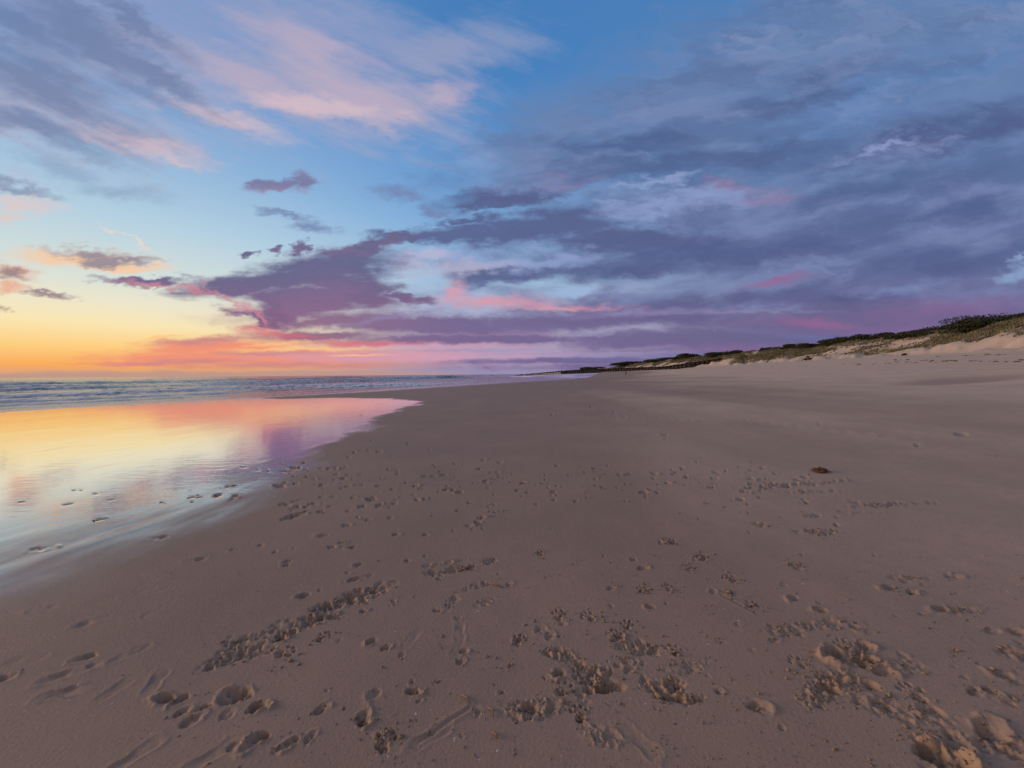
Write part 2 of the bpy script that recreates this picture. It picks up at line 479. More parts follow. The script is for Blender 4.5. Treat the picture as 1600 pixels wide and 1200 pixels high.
def make_sand():
    m, nt, gg, out = new_mat('beach_sand')
    p = position(gg)
    wet, damp, veg, dug = (attribute(gg, a) for a in ('wet', 'damp', 'veg', 'dug'))
    big = gg.noise(p, 0.55, 4, 0.55)
    mid = gg.noise(p, 7.0, 4, 0.6)
    grain = gg.noise(p, 260.0, 3, 0.7)
    grit = gg.noise(p, 60.0, 3, 0.6)
    dry = gg.mix(gg.smooth(big, .3, .7), rgb(.47, .37, .265), rgb(.55, .43, .31))
    dmp = gg.mix(gg.smooth(big, .3, .7), rgb(.272, .186, .126), rgb(.318, .216, .146))
    col = gg.mix(damp, dry, dmp)
    col = gg.mix(gg.m('MULTIPLY', gg.smooth(mid, .35, .7), .16), col, rgb(.22, .155, .115))
    col = gg.mix(gg.m('MULTIPLY', dug, .45), col, rgb(.31, .22, .145))
    col = gg.mix(gg.m('MULTIPLY', gg.smooth(grain, .52, .78), .40), col, rgb(.10, .075, .06))
    col = gg.mix(gg.m('MULTIPLY', gg.smooth(grain, .48, .25), .30), col, rgb(.62, .50, .40))
    # scattered shell grit
    sp = gg.noise(p, 34.0, 2, .5); sp2 = gg.noise(p, 21.0, 2, .5)
    col = gg.mix(gg.m('MULTIPLY', gg.smooth(sp, .735, .77), .7), col, rgb(.62, .56, .50))
    col = gg.mix(gg.m('MULTIPLY', gg.smooth(sp2, .74, .77), .7), col, rgb(.07, .05, .04))
    # dead grass litter and roots under the dune grass
    vn = gg.noise(p, 1.6, 5, 0.65)
    col = gg.mix(gg.m('MULTIPLY', veg, gg.smooth(vn, .34, .60)), col, rgb(.100, .100, .052))
    h = gg.m('ADD', gg.m('MULTIPLY', grain, .35), gg.m('ADD', grit, gg.m('MULTIPLY', mid, .45)))
    n1 = bump(gg, h, 0.55, 0.006)
    a = principled(gg, col, gg.m('SUBTRACT', .92, gg.m('MULTIPLY', damp, .22)), .28, n1)
    # film of water: nearly a mirror, with faint drawn-out ripples
    rp = gg.noise(gg.vm('MULTIPLY', p, (2.2, 7.0, 1.0)), 1.0, 4, 0.55)
    rp2 = gg.noise(gg.vm('MULTIPLY', p, (14.0, 40.0, 1.0)), 1.0, 3, 0.6)
    n2 = bump(gg, gg.m('ADD', rp, gg.m('MULTIPLY', rp2, .08)), 0.13, 0.02)
    fr = nt.nodes.new('ShaderNodeFresnel'); fr.inputs['IOR'].default_value = 1.6
    gl = nt.nodes.new('ShaderNodeBsdfAnisotropic'); gl.distribution = 'GGX'
    gg.put(gl.inputs['Color'], (1, 1, 1, 1)); gg.put(gl.inputs['Normal'], n2)
    # roughness falls as the film closes over the grains
    patch = gg.noise(gg.vm('MULTIPLY', p, (3.2, .8, 1.0)), 1.0, 5, 0.62)
    w2 = gg.smooth(gg.m('ADD', wet, gg.m('MULTIPLY', gg.m('SUBTRACT', patch, .5), .85)), .08, .98)
    gg.put(gl.inputs['Roughness'], gg.m('ADD', .035, gg.m('MULTIPLY', gg.m('SUBTRACT', 1.0, w2), .22)))
    under = principled(gg, gg.mix(w2, dmp, rgb(.225, .152, .100)), .6, .3, n1)
    mx0 = nt.nodes.new('ShaderNodeMixShader')
    gg.put(mx0.inputs[0], gg.smooth(w2, 0.0, .35)); nt.links.new(a.outputs[0], mx0.inputs[1]); nt.links.new(under.outputs[0], mx0.inputs[2])
    mx = nt.nodes.new('ShaderNodeMixShader')
    fac = gg.m('MULTIPLY', gg.m('POWER', w2, 1.5), gg.smooth(fr.outputs[0], .10, .50, .01, .90))
    gg.put(mx.inputs[0], fac)
    nt.links.new(mx0.outputs[0], mx.inputs[1]); nt.links.new(gl.outputs[0], mx.inputs[2])
    nt.links.new(mx.outputs[0], out.inputs['Surface'])
    return m


def make_sea():
    m, nt, gg, out = new_mat('sea_water')
    p = position(gg)
    foam, shal = attribute(gg, 'foam'), attribute(gg, 'shallow')
    n1 = gg.noise(gg.vm('MULTIPLY', p, (1.6, .8, 1)), 1.0, 5, 0.6)
    n2 = gg.noise(p, 6.0, 3, 0.6)
    nb = bump(gg, gg.m('ADD', n1, gg.m('MULTIPLY', n2, .15)), .60, .16)
    base = gg.mix(shal, rgb(.024, .036, .058), rgb(.10, .10, .115))
    w = principled(gg, base, .16, .5, nb, 1.33)
    f = principled(gg, rgb(.84, .80, .78), .6, .3, nb)
    fn = gg.noise(gg.vm('MULTIPLY', p, (1.1, .35, 1)), 2.0, 6, 0.66)
    ff = gg.smooth(gg.m('ADD', foam, gg.m('MULTIPLY', gg.m('SUBTRACT', fn, .5), 1.6)), .06, .55)
    mx = nt.nodes.new('ShaderNodeMixShader')
    gg.put(mx.inputs[0], ff); nt.links.new(w.outputs[0], mx.inputs[1]); nt.links.new(f.outputs[0], mx.inputs[2])
    nt.links.new(mx.outputs[0], out.inputs['Surface'])
    return m


M_SAND = make_sand()
M_SEA = make_sea()
M_CRUMB = simple_mat('sand_crumb', rgb(.28, .20, .13), rgb(.21, .152, .10), 45, .92, .15, .5, .004)
M_LEAF = simple_mat('shrub_leaf', rgb(.020, .026, .013), rgb(.045, .052, .024), 1.7, .7, .2)
M_GRASS = simple_mat('marram_grass', rgb(.088, .090, .048), rgb(.215, .195, .120), 0.35, .75, .2)
M_STEM = simple_mat('shrub_stem', rgb(.07, .05, .035), rgb(.11, .085, .06), 6, .85, .15)
M_DRIFT = simple_mat('driftwood', rgb(.045, .030, .022), rgb(.10, .07, .05), 5, .85, .2, .6, .03)
M_POST = simple_mat('tarred_timber', rgb(.008, .007, .008), rgb(.020, .017, .016), 3, .85, .1, .6, .03)
M_WEED = simple_mat('brown_seaweed', rgb(.085, .045, .022), rgb(.20, .11, .05), 40, .7, .3)
M_TWIG = simple_mat('pale_twig', rgb(.26, .18, .115), rgb(.17, .115, .08), 60, .8, .2)

# ------------------------------------------------------------------ the lie of the land (metres; y runs along the beach, x inland)
SEA = -0.42                                                          # sea level; the sand under the camera is near 0.1
WATER = table([(-80, -33), (-10, -32), (15, -31), (25, -31), (32, -27.3), (38.5, -23), (47, -18.8), (61, -15.5), (81, -8), (103, 0), (136, 17), (174, 37), (215, 56), (250, 58),
               (300, 54), (380, 54), (600, 66), (1500, 76), (9000, 90)], 9)
TOE = table([(-80, 36), (0, 44), (38, 50), (63, 60), (98, 66), (140, 75), (230, 78), (400, 80), (700, 86), (1500, 92), (9000, 120)], 24)
RIDGE = table([(-80, 66), (0, 70), (40, 74), (57, 76), (83, 86), (109, 90), (155, 93), (205, 97), (290, 97), (411, 98), (720, 102), (1500, 104), (9000, 125)], 24)
RIDGE_Z = table([(-80, 9.2), (30, 9.0), (57, 9.0), (83, 8.9), (109, 8.6), (135, 8.6), (155, 8.5), (205, 9.4), (290, 9.0), (411, 7.5), (720, 4.6), (1500, 3.0), (9000, 1.0)], 18)
TOE_Z = table([(-80, 3.3), (0, 3.4), (38, 3.6), (63, 4.1), (98, 4.1), (140, 4.0), (230, 3.9), (500, 3.4), (1500, 2.0), (9000, .5)], 14)
PROFILE = table([(0, -.43), (.1, -.30), (.2, -.165), (.3, -.03), (.36, .04), (.415, .105), (.50, .42), (.64, 1.05), (.82, 2.25), (1, 3.6), (1.2, 4.0)], .06)
DUNE = table([(-.2, 0), (0, 0), (.10, .10), (.22, .30), (.40, .50), (.62, .72), (.85, .93), (1, 1.0), (1.25, .92), (1.8, .70), (3, .6), (40, .5)], .10)


GA, GB = (81.5, 150.5), (1.5, 345.0)                                  # the two ends of the groyne
GBANK = table([(-.4, 3.5), (0, 3.45), (.25, 2.75), (.5, 1.90), (.7, .85), (.85, .15), (1.0, -.9), (1.4, -2)], .12)


def land(x, y):
    x = np.asarray(x, float); y = np.asarray(y, float)
    xw, xt, xr = WATER(y), TOE(y), RIDGE(y)
    t = (x - xw) / (xt - xw)
    tz = TOE_Z(y)
    beach = PROFILE(np.clip(t, 0, 1.2)) * tz / 3.6
    sea = np.maximum(-.02 * (xw - x), -3.0)
    u = (x - xt) / (xr - xt)
    dune = DUNE(np.clip(u, -.2, 40)) * (RIDGE_Z(y) - tz)
    z = np.where(t < 0, sea - .43, beach) + np.where(u > -.2, dune, 0)
    m = sstep(-.02, .35, u)
    big = fbm(x * .045, y * .045, 3, 5) - .22
    hum = fbm(x * .16, y * .12, 4, 9)
    z = z + m * (1.5 * big + 1.2 * hum) * np.clip(RIDGE_Z(y) / 9.0, .15, 1)
    # sand banked up against the groyne
    gl = math.hypot(GB[0] - GA[0], GB[1] - GA[1]); ux, uy = (GB[0] - GA[0]) / gl, (GB[1] - GA[1]) / gl
    gt = ((x - GA[0]) * ux + (y - GA[1]) * uy) / gl
    gp = -(x - GA[0]) * uy + (y - GA[1]) * ux                          # across; negative is landward/behind
    bank = np.maximum(GBANK(np.clip(gt, -.4, 1.4)) - z, 0) * sstep(44, 4, np.abs(gp)) * sstep(-.3, -.02, gt) * sstep(1.25, .98, gt)
    z = z + bank
    # slumped scarp at the foot of the dune
    gul = fbm(x * .5, y * .35, 3, 21)
    z = z + sstep(-.04, .08, u) * (1 - sstep(.2, .4, u)) * gul * 1.1
    return z


def land_soft(x, y):
    """with the low swells and wind ripples of the beach"""
    z = land(x, y)
    t = (x - WATER(y)) / (TOE(y) - WATER(y))
    k = .16 + .84 * sstep(.34, .50, t)
    z = z + k * (.022 * fbm(x * .35, y * .22, 3, 31) + .006 * fbm(x * 2.2, y * 1.6, 3, 33))
    return z


def at(px, py):
    """the point of the beach seen at a picture point"""
    d = ray(px, py)
    lo, hi = 0.3, 0.3
    f = lambda s: EYE + d.z * s - float(land(d.x * s, d.y * s))
    while f(hi) > 0 and hi < 4000: lo, hi = hi, hi * 1.06
    for _ in range(40):
        mid = (lo + hi) / 2
        if f(mid) > 0: lo = mid
        else: hi = mid
    return Vector((d.x * hi, d.y * hi, EYE + d.z * hi))


# ------------------------------------------------------------------ beach, dunes and sea bed: one sheet
rs = [0.0, 0.35, 0.6, 0.8]
while rs[-1] < 9000:
    r_ = rs[-1]
    rs.append(r_ + min(max(r_ * r_ / 620, .0052 if r_ > 1.1 else .03), .021 * r_))
rs = np.array(rs[1:])
th = np.concatenate([np.linspace(-60, 60, 940), np.linspace(60, 300, 62)[1:-1]])
th = np.radians(th)
NR, NA = len(rs), len(th)
X = rs[:, None] * np.sin(th)[None]; Y = rs[:, None] * np.cos(th)[None]
Z = land_soft(X, Y)
DUG = np.zeros_like(Z)
NF = 940                                                             # dense columns


def seg_dist(px_, py_, poly):
    d = np.full(px_.shape, 1e9)
    for (ax, ay), (bx, by) in zip(poly[:-1], poly[1:]):
        vx, vy = bx - ax, by - ay
        t = np.clip(((px_ - ax) * vx + (py_ - ay) * vy) / (vx * vx + vy * vy + 1e-12), 0, 1)
        d = np.minimum(d, np.hypot(px_ - ax - t * vx, py_ - ay - t * vy))
    return d


def inside(px_, py_, poly):
    c = np.zeros(px_.shape, bool)
    for (ax, ay), (bx, by) in zip(poly, poly[1:] + poly[:1]):
        if ay == by: continue
        k = ((ay > py_) != (by > py_)) & (px_ < (bx - ax) * (py_ - ay) / (by - ay) + ax)
        c ^= k
    return c


# water film lying on the flat: its outline on the ground, in metres
shore = [(-7.0, .2), (-5.6, 2.2)] + [tuple(at(*p)[:2]) for p in [(0, 880), (70, 856), (150, 830), (260, 795), (350, 764), (420, 733), (490, 702), (560, 668), (615, 645), (648, 632)]]
lip = [tuple(at(*p)[:2]) for p in [(650, 627.5), (610, 622.5), (520, 621.5), (440, 623.5), (405, 622.5)]]
film = shore + lip + [(-24, 38), (-60, 60), (-80, 30), (-60, -10), (-12, -10)]
nr_ = int(np.searchsorted(rs, 90))
XA, YA = X, Y
X, Y = XA[:nr_], YA[:nr_]
wx = X + .85 * fbm(X * .8, Y * .8, 3, 41) + .22 * fbm(X * 3.0, Y * 3.0, 2, 43)
wy = Y + .5 * fbm(X * .8 + 9, Y * .8, 3, 42)
dist = seg_dist(wx, wy, shore + lip)
sgn = np.where(inside(wx, wy, film), 1.0, -1.0)
sd_ = dist * sgn
near = sstep(8.0, 3.0, np.hypot(X, Y - 2))                           # the near edge drains slowly: a broad sheen
wout = .80 + 2.0 * near
WET = sstep(-wout, .45 + .75 * near, sd_) ** 1.3
sd_ = np.vstack([sd_, np.full((NR - nr_, NA), -60.0)]); near = np.vstack([near, np.zeros((NR - nr_, NA))])
WET = np.vstack([WET, np.zeros((NR - nr_, NA))])
X, Y = XA, YA
rip = fbm(X * 5.0 - Y * 1.2, Y * 1.1 + X * .3, 3, 47) * np.exp(-((sd_ + .1) / .75) ** 2) * sstep(22, 6, Y)
Z += .0035 * rip
# swash-wet strip along the sea's edge
dsea = X - WATER(Y) + .8 * fbm(X * .15, Y * .15, 3, 44)
WET = np.maximum(WET, sstep(2.2, .2, dsea + .02 * Y))
T = (X - WATER(Y)) / (TOE(Y) - WATER(Y))
UD = (X - TOE(Y)) / (RIDGE(Y) - TOE(Y))
DAMP = 1 - sstep(.43, .68, T + .10 * fbm(X * .07, Y * .05, 3, 46) + .16 * fbm(X * .30, Y * .035, 4, 48))
hol = at(1500, 592)
DAMP = np.maximum(DAMP, .8 * sstep(1.3, .4, np.hypot((X - hol.x) / 3.2, (Y - hol.y) / 2.0)))
Z -= .12 * sstep(1.6, .2, np.hypot((X - hol.x) / 3.2, (Y - hol.y) / 2.0)) 
VEG = sstep(.16, .34, UD + .22 * fbm(X * .12, Y * .09, 3, 51)) * sstep(-.22, .12, fbm(X * .10, Y * .07, 4, 52) + .13)

CRUMBS = []                                                          # (x, y, size, dz)


def window(x, y, rad):
    r0, a0 = math.hypot(x, y), math.atan2(x, y)
    i0, i1 = np.searchsorted(rs, [r0 - rad, r0 + rad])
    da = rad / max(r0 - rad, .3)
    j0, j1 = np.searchsorted(th[:NF], [a0 - da, a0 + da])
    return slice(max(i0 - 1, 0), min(i1 + 1, NR)), slice(max(j0 - 1, 0), min(j1 + 1, NF))


def local(x, y, ang, rad):
    s = window(x, y, rad)
    dx_, dy_ = X[s] - x, Y[s] - y
    c, q = math.cos(R(ang)), math.sin(R(ang))
    return s, dx_ * q + dy_ * c, dx_ * c - dy_ * q                   # along, across


def crumbs(x, y, n, spread, lo=.0025, hi=.007):
    for _ in range(n):
        a = random.uniform(0, 6.283); d = abs(random.gauss(0, spread))
        CRUMBS.append((x + d * math.cos(a), y + d * math.sin(a), random.uniform(lo, hi) * random.choice((.6, .8, 1, 1.3))))


def dent(p, L=.12, Wd=.07, ang=0, depth=.02, rim=.3, n=0, sq=2.0):
    L, Wd, depth = L * .72, Wd * .74, depth * .74
    if p[0] < -2.5 and inside(np.array([p[0]]), np.array([p[1]]), film)[0]: depth, rim = depth * .28, 0
    s, a, b = local(p[0], p[1], ang, 2.2 * L)
    w = .62 * fbm(a / L * 1.0 + p[0] * 7, b / L * 1.0 + p[1] * 5, 4, 61)
    q = np.sqrt((a / L) ** 2 + (b / Wd) ** 2) + w
    k = random.choice((-1, 1)); e = random.uniform(.45, .85)
    hole = 1 - sstep(.55, 1.02, q)
    floor_ = np.clip(.62 + e * k * a / L + .5 * fbm(a / L * 2.2 + p[1], b / L * 2.2 + p[0], 2, 60), .08, 1.5)
    Z[s] -= depth * 1.3 * hole * floor_
    WET[s] *= 1 - .9 * hole                                            # the broken edge of a print drains
    rm = np.exp(-((q - 1.2) / .26) ** 2) * np.clip(.35 - .75 * k * a / L + 1.5 * fbm(a / L * 1.6 + p[0] * 3, b / L * 1.6, 2, 68), 0, 1.5)
    rm = rm * (1 - .9 * WET[s])
    Z[s] += depth * .60 * rim * rm
    DUG[s] = np.maximum(DUG[s], .5 * rm * (rim > .25))
    if n: crumbs(p[0], p[1], n // 2 + 1, L * .9)


def paw(p, size=.075, ang=0, depth=.016, n=14):
    c, q = math.cos(R(ang)), math.sin(R(ang))
    def off(al, ac): return (p[0] + al * q + ac * c, p[1] + al * c - ac * q)
    dent(off(-.18 * size, 0), size * .36, size * .40, ang, depth, .25)
    for al, ac in ((.30, -.42), (.55, -.16), (.55, .16), (.30, .42)):
        dent(off(al * size, ac * size), size * .20, size * .13, ang + ac * 25, depth * 1.1, .2)
    crumbs(p[0], p[1], n, size * .75, .003, .009)


def shoe(p, ang=0, L=.14, depth=.009):
    c, q = math.cos(R(ang)), math.sin(R(ang))
    s, a, b = local(p[0], p[1], ang, 2 * L)
    wd = .040 * (1 - .30 * np.exp(-((a + .18 * L) / (.30 * L)) ** 2))
    e = (np.abs(a / L) ** 2.6 + np.abs(b / wd) ** 2.6) ** (1 / 2.6)
    e = e + .42 * fbm(a * 18 + p[0] * 9, b * 18 + p[1] * 7, 3, 63)
    worn = np.clip(.6 + 1.3 * fbm(a * 14 + p[1] * 5, b * 14, 2, 69), .05, 1.3)       # parts of the tread are nearly gone
    Z[s] -= depth * worn * (1 - sstep(.62, 1.05, e)) * (1 + .45 * np.cos(a / L * 4.2))
    Z[s] += depth * .40 * worn * np.exp(-((e - 1.12) / .18) ** 2)


def mess(p, L=.25, Wd=.09, ang=0, depth=.018, n=60, rough=.030):
    s, a, b = local(p[0], p[1], ang, 1.6 * L)
    q = np.sqrt((a / L) ** 2 + (b / Wd) ** 2) + .75 * fbm(a * 14 + p[0], b * 14 + p[1], 3, 64) + .7 * fbm(a * 5 + p[1], b * 5 + p[0], 2, 59)
    mk = 1 - sstep(.55, 1.1, q)
    rid = 1 - 2.4 * np.abs(fbm(X[s] * 17, Y[s] * 17, 3, 65))
    rid2 = 1 - 2.4 * np.abs(fbm(X[s] * 42, Y[s] * 42, 2, 66))
    Z[s] += mk * (rough * .72 * (rid - .40) + rough * .5 * (rid2 - .5)) - mk * depth * .5
    DUG[s] = np.maximum(DUG[s], mk * .9)
    for _ in range(int(n * .55)):
        al = random.gauss(0, .5) * L; ac = random.gauss(0, .75) * Wd
        c, qq = math.cos(R(ang)), math.sin(R(ang))
        CRUMBS.append((p[0] + al * qq + ac * c, p[1] + al * c - ac * qq, min(.013, .0036 * math.exp(random.gauss(0, .55)))))


def groove(p0, p1, wd=.012, depth=.007):
    L = math.hypot(p1[0] - p0[0], p1[1] - p0[1]); ang = math.degrees(math.atan2(p1[0] - p0[0], p1[1] - p0[1]))
    cx, cy = (p0[0] + p1[0]) / 2, (p0[1] + p1[1]) / 2
    s, a, b = local(cx, cy, ang, L * .6 + .05)
    b = b + .02 * fbm(a * 6 + cx, a * 0 + cy, 2, 67)
    mk = 1 - sstep(.42, .5, np.abs(a) / L)
    Z[s] += mk * depth * (np.exp(-((np.abs(b) - wd * 1.7) / wd) ** 2) - 1.2 * np.exp(-(b / wd) ** 2))


P_ = at
for px, py, an, dp in [(224, 922, 55, .012), (246, 952, 20, .010), (204, 1020, 38, .013), (98, 1054, 60, .016), (98, 1081, 72, .016), (46, 1028, 80, .008), (246, 1060, -20, .009),
                       (182, 1074, 10, .007), (208, 1182, 25, .009), (308, 873, 68, .013), (642, 1000, 14, .006), (719, 985, -5, .008), (675, 1150, 50, .006), (66, 952, 75, .014), (140, 971, 40, .015),
                       (66, 857, 75, .02), (248, 840, 80, .014), (852, 988, -30, .008), (715, 1010, 10, .006), (1000, 1158, -40, .006), (330, 1180, 40, .007)]:
    shoe(P_(px, py), an, .098, dp * .9)
# single hollows: picture point, half length, half width, turn, depth, rim, crumbs
for px, py, L, Wd, an, dp, rm, n in [
    (132, 1026, .07, .045, 60, .022, .3, 4), (148, 1038, .06, .04, 80, .01, .3, 0), (6, 1058, .06, .04, 80, .03, .3, 0), (256, 1092, .075, .05, 100, .040, .5, 8), (280, 1094, .055, .04, 30, .022, .6, 6),
    (284, 1112, .05, .032, 40, .022, .4, 4), (298, 1126, .06, .04, 40, .020, .4, 4), (320, 1104, .03, .024, 30, .018, .4, 4), (362, 1086, .085, .06, 100, .036, .5, 8), (386, 1085, .06, .03, 150, .02, .5, 4),
    (404, 1104, .06, .04, 80, .038, .6, 8), (356, 1114, .05, .04, 20, .010, .3, 0), (404, 1154, .08, .035, 35, .026, .5, 6), (368, 1164, .04, .03, 60, .010, .3, 0), (440, 1168, .07, .03, 50, .016, .5, 8),
    (454, 1160, .06, .03, 50, .018, .5, 8), (483, 1154, .05, .03, 30, .018, .5, 8), (408, 1150, .06, .035, 70, .030, .5, 4),
    (120, 766, .12, .05, 88, .022, .3, 0), (156, 771, .16, .05, 80, .016, .3, 0), (114, 787, .16, .05, 78, .016, .3, 0), (172, 780, .12, .05, 78, .012, .3, 0), (36, 784, .10, .05, 80, .016, .3, 0), (304, 777, .14, .05, 80, .018, .3, 0),
    (448, 877, .05, .03, 80, .028, .4, 3), (446, 883, .045, .028, 80, .024, .4, 3), (408, 851, .055, .035, 80, .028, .3, 2), (430, 862, .04, .03, 80, .02, .3, 2), (472, 931, .062, .042, 60, .034, .4, 6),
    (519, 855, .06, .045, 70, .028, .5, 8), (533, 848, .06, .04, 80, .024, .5, 5), (548, 855, .06, .04, 60, .026, .5, 6), (542, 820, .08, .05, 80, .028, .4, 4), (619, 835, .06, .045, 80, .028, .5, 4), (667, 835, .06, .045, 80, .022, .5, 4),
    (575, 812, .06, .05, 80, .02, .4, 2), (612, 809, .06, .05, 80, .02, .4, 2), (754, 809, .07, .04, 80, .028, .4, 4), (733, 822, .07, .04, 80, .026, .5, 6), (750, 820, .07, .04, 80, .022, .5, 6), (502, 837, .08, .045, 80, .028, .4, 4),
    (560, 883, .07, .04, 70, .024, .5, 8), (556, 905, .07, .04, 70, .024, .5, 8), (635, 877, .04, .03, 80, .022, .4, 6), (567, 955, .04, .03, 60, .026, .5, 10), (581, 1003, .055, .035, 35, .030, .5, 6), (604, 1013, .038, .03, 60, .028, .4, 2),
    (583, 1085, .055, .045, 40, .012, .7, 2), (646, 1081, .06, .03, 105, .034, .4, 8), (567, 1120, .05, .04, 20, .024, .5, 10), (567, 1130, .045, .035, 90, .036, .4, 6), (504, 1106, .05, .035, 40, .018, .5, 10), (715, 967, .04, .03, 20, .010, .5, 2),
    (796, 913, .05, .04, 40, .016, .6, 2), (873, 1054, .05, .04, 30, .022, .9, 10), (821, 1108, .075, .045, 80, .026, .7, 30), (844, 864, .035, .03, 80, .022, .5, 6), (725, 1018, .04, .022, 100, .022, .4, 3), (720, 1035, .04, .022, 60, .018, .4, 5),
    (1006, 887, .07, .045, 80, .022, .5, 8), (990, 875, .045, .03, 80, .02, .4, 2), (1240, 935, .06, .042, 80, .044, .4, 6), (1281, 953, .055, .035, 100, .040, .4, 10), (1015, 948, .045, .03, 80, .018, .5, 8), (956, 919, .05, .03, 80, .016, .5, 6),
    (969, 995, .045, .035, 80, .030, .5, 8), (810, 1000, .035, .028, 60, .034, .5, 8), (840, 984, .045, .03, 30, .012, .5, 2), (858, 994, .055, .04, 30, .014, .6, 6), (871, 1052, .05, .04, 30, .018, .8, 6), (1185, 1106, .075, .045, 100, .022, .6, 14),
    (1390, 919, .07, .045, 90, .040, .5, 16), (1425, 925, .06, .04, 90, .040, .5, 8), (1490, 900, .07, .04, 90, .028, .5, 14), (1471, 953, .07, .04, 90, .042, .5, 12), (1312, 1026, .095, .07, 60, .050, .9, 24), (1354, 1012, .06, .045, 80, .050, .4, 10),
    (1354, 1034, .075, .05, 100, .040, .5, 16), (1383, 1052, .06, .035, 100, .032, .5, 12), (1350, 1069, .07, .04, 120, .030, .5, 20), (1375, 1100, .05, .04, 140, .024, .5, 14), (1544, 1137, .085, .06, 70, .042, .5, 20), (1562, 1052, .06, .04, 100, .024, .6, 12),
    (1525, 1081, .05, .03, 90, .024, .5, 12), (1552, 1081, .045, .03, 120, .026, .5, 10), (1454, 1110, .06, .04, 100, .016, .5, 14), (1470, 1178, .10, .075, 90, .060, .9, 50), (1585, 1172, .07, .04, 80, .024, .6, 20), (1550, 985, .06, .035, 90, .02, .5, 8),
    (1592, 987, .06, .04, 90, .03, .5, 8), (1125, 1081, .03, .025, 60, .016, .4, 2), (1210, 1000, .05, .03, 90, .012, .5, 10), (985, 1045, .05, .03, 60, .012, .3, 2)]:
    dent(P_(px, py), L, Wd, an, dp, rm, n)
for px, py, an in [(1044, 919, 10), (979, 979, 20), (1054, 1019, 15), (906, 1117, 0), (1250, 1036, -20), (873, 963, 10), (921, 965, -30), (1004, 923, 20), (879, 1080, 40), (844, 866, 5), (1098, 872, 30), (1142, 904, -15),
                   (1173, 946, 60), (1075, 888, 10), (1048, 846, 0), (1245, 886, 20), (960, 995, 10), (442, 1020, 60), (504, 996, 20), (1270, 830, 0), (1320, 1010, 20), (1430, 1085, 10), (600, 1160, 10), (810, 1002, 30), (1187, 820, 10)]:
    paw(P_(px, py), random.uniform(.075, .10), an, random.uniform(.018, .026), 22)
# churned sand with clods: picture point, half length, half width, turn, depth, crumbs, roughness
for px, py, L, Wd, an, dp, n, rg in [
    (540, 938, .13, .07, 62, .035, 60, .024), (578, 924, .12, .05, 76, .040, 40, .026), (505, 954, .10, .08, 40, .025, 40, .026), (470, 975, .12, .06, 55, .02, 34, .020), (440, 992, .09, .03, 60, .01, 16, .022), (520, 962, .08, .04, 90, .01, 20, .026), (868, 629, .55, .10, 88, .02, 10, .05), (556, 905, .10, .03, 60, .01, 14, .02), (362, 1024, .14, .07, 55, .03, 50, .032), (386, 998, .11, .04, 60, .02, 34, .026), (405, 1020, .07, .03, 60, .02, 24, .024),
    (708, 892, .20, .06, 80, .03, 60, .030), (762, 879, .13, .06, 60, .02, 50, .028), (750, 915, .10, .04, 70, .02, 30, .024), (700, 880, .22, .03, 75, .01, 20, .018), (760, 940, .08, .04, 60, .01, 20, .014), (706, 940, .10, .04, 20, .01, 20, .014),
    (996, 1014, .12, .06, 100, .03, 70, .030), (879, 1023, .09, .045, 110, .02, 50, .026), (925, 1058, .11, .08, 120, .03, 130, .036), (945, 1075, .09, .03, 85, .03, 40, .03), (983, 1033, .08, .03, 110, .01, 20, .016), (1044, 1080, .12, .075, 120, .03, 110, .036), (1075, 1044, .12, .05, 80, .01, 50, .015),
    (1278, 1077, .14, .06, 60, .02, 110, .034), (1235, 983, .14, .05, 90, .01, 70, .018), (1290, 975, .12, .04, 90, .01, 40, .014), (1233, 757, .65, .10, 88, .01, 40, .040), (1275, 768, .30, .06, 95, .01, 20, .03), (1417, 903, .14, .05, 90, .01, 50, .026), (1504, 953, .12, .05, 90, .01, 60, .03), (1333, 1028, .10, .06, 90, .01, 60, .03), (1310, 1060, .10, .05, 70, .01, 70, .026),
    (1385, 788, .30, .06, 90, .01, 24, .03), (1275, 830, .25, .09, 90, .01, 40, .02), (1265, 805, .15, .05, 90, .01, 20, .02), (1440, 785, .14, .04, 90, .01, 8, .02), (1592, 1021, .1, .05, 90, .01, 30, .03), (1048, 848, .09, .05, 90, .01, 40, .022), (1098, 873, .08, .05, 90, .01, 40, .022),
    (1400, 1040, .12, .05, 100, .01, 50, .018), (1410, 1110, .14, .06, 110, .01, 60, .014), (1475, 1170, .13, .09, 80, .03, 120, .036), (1590, 1165, .1, .05, 90, .01, 50, .022), (830, 1108, .12, .05, 85, .01, 60, .02), (600, 1150, .03, .10, 0, .0, 30, .008), (940, 1150, .08, .05, 120, .0, 30, .010), (1130, 925, .10, .03, 110, .0, 24, .016), (1330, 800, .16, .04, 110, .0, 14, .014)]:
    mess(P_(px, py), L, Wd, an, dp, n, rg)
for _ in range(26):                                                    # the long kicked-up streak breaks into lumps and hollows
    t = random.random(); px, py = 425 + 178 * t + random.gauss(0, 10), 998 - 80 * t + random.gauss(0, 7)
    p = P_(px, py)
    if random.random() < .5: dent(p, random.uniform(.03, .07), random.uniform(.02, .04), random.uniform(30, 110), random.uniform(.02, .045), .5, 4)
    else: mess(p, random.uniform(.03, .07), random.uniform(.02, .045), random.uniform(20, 110), .01, 12, random.uniform(.010, .022))
for a, b in [((1108, 919), (1187, 962)), ((1250, 1015), (1330, 1030)), ((650, 1160), (740, 1105)), ((240, 900), (345, 905)),
             ((820, 640), (1010, 655)), ((900, 640), (1120, 660)), ((1150, 655), (1480, 690))]:
    groove(P_(*a), P_(*b), .010 if a[1] > 850 else .035, .0032 if a[1] > 850 else .006)
def seg_in(px, py):                                                    # keep the mirror of water clear
    return px < 640 and py < np.interp(px, [0, 150, 350, 490, 560, 640], [840, 800, 745, 695, 662, 634]) - 4 and random.random() < .85


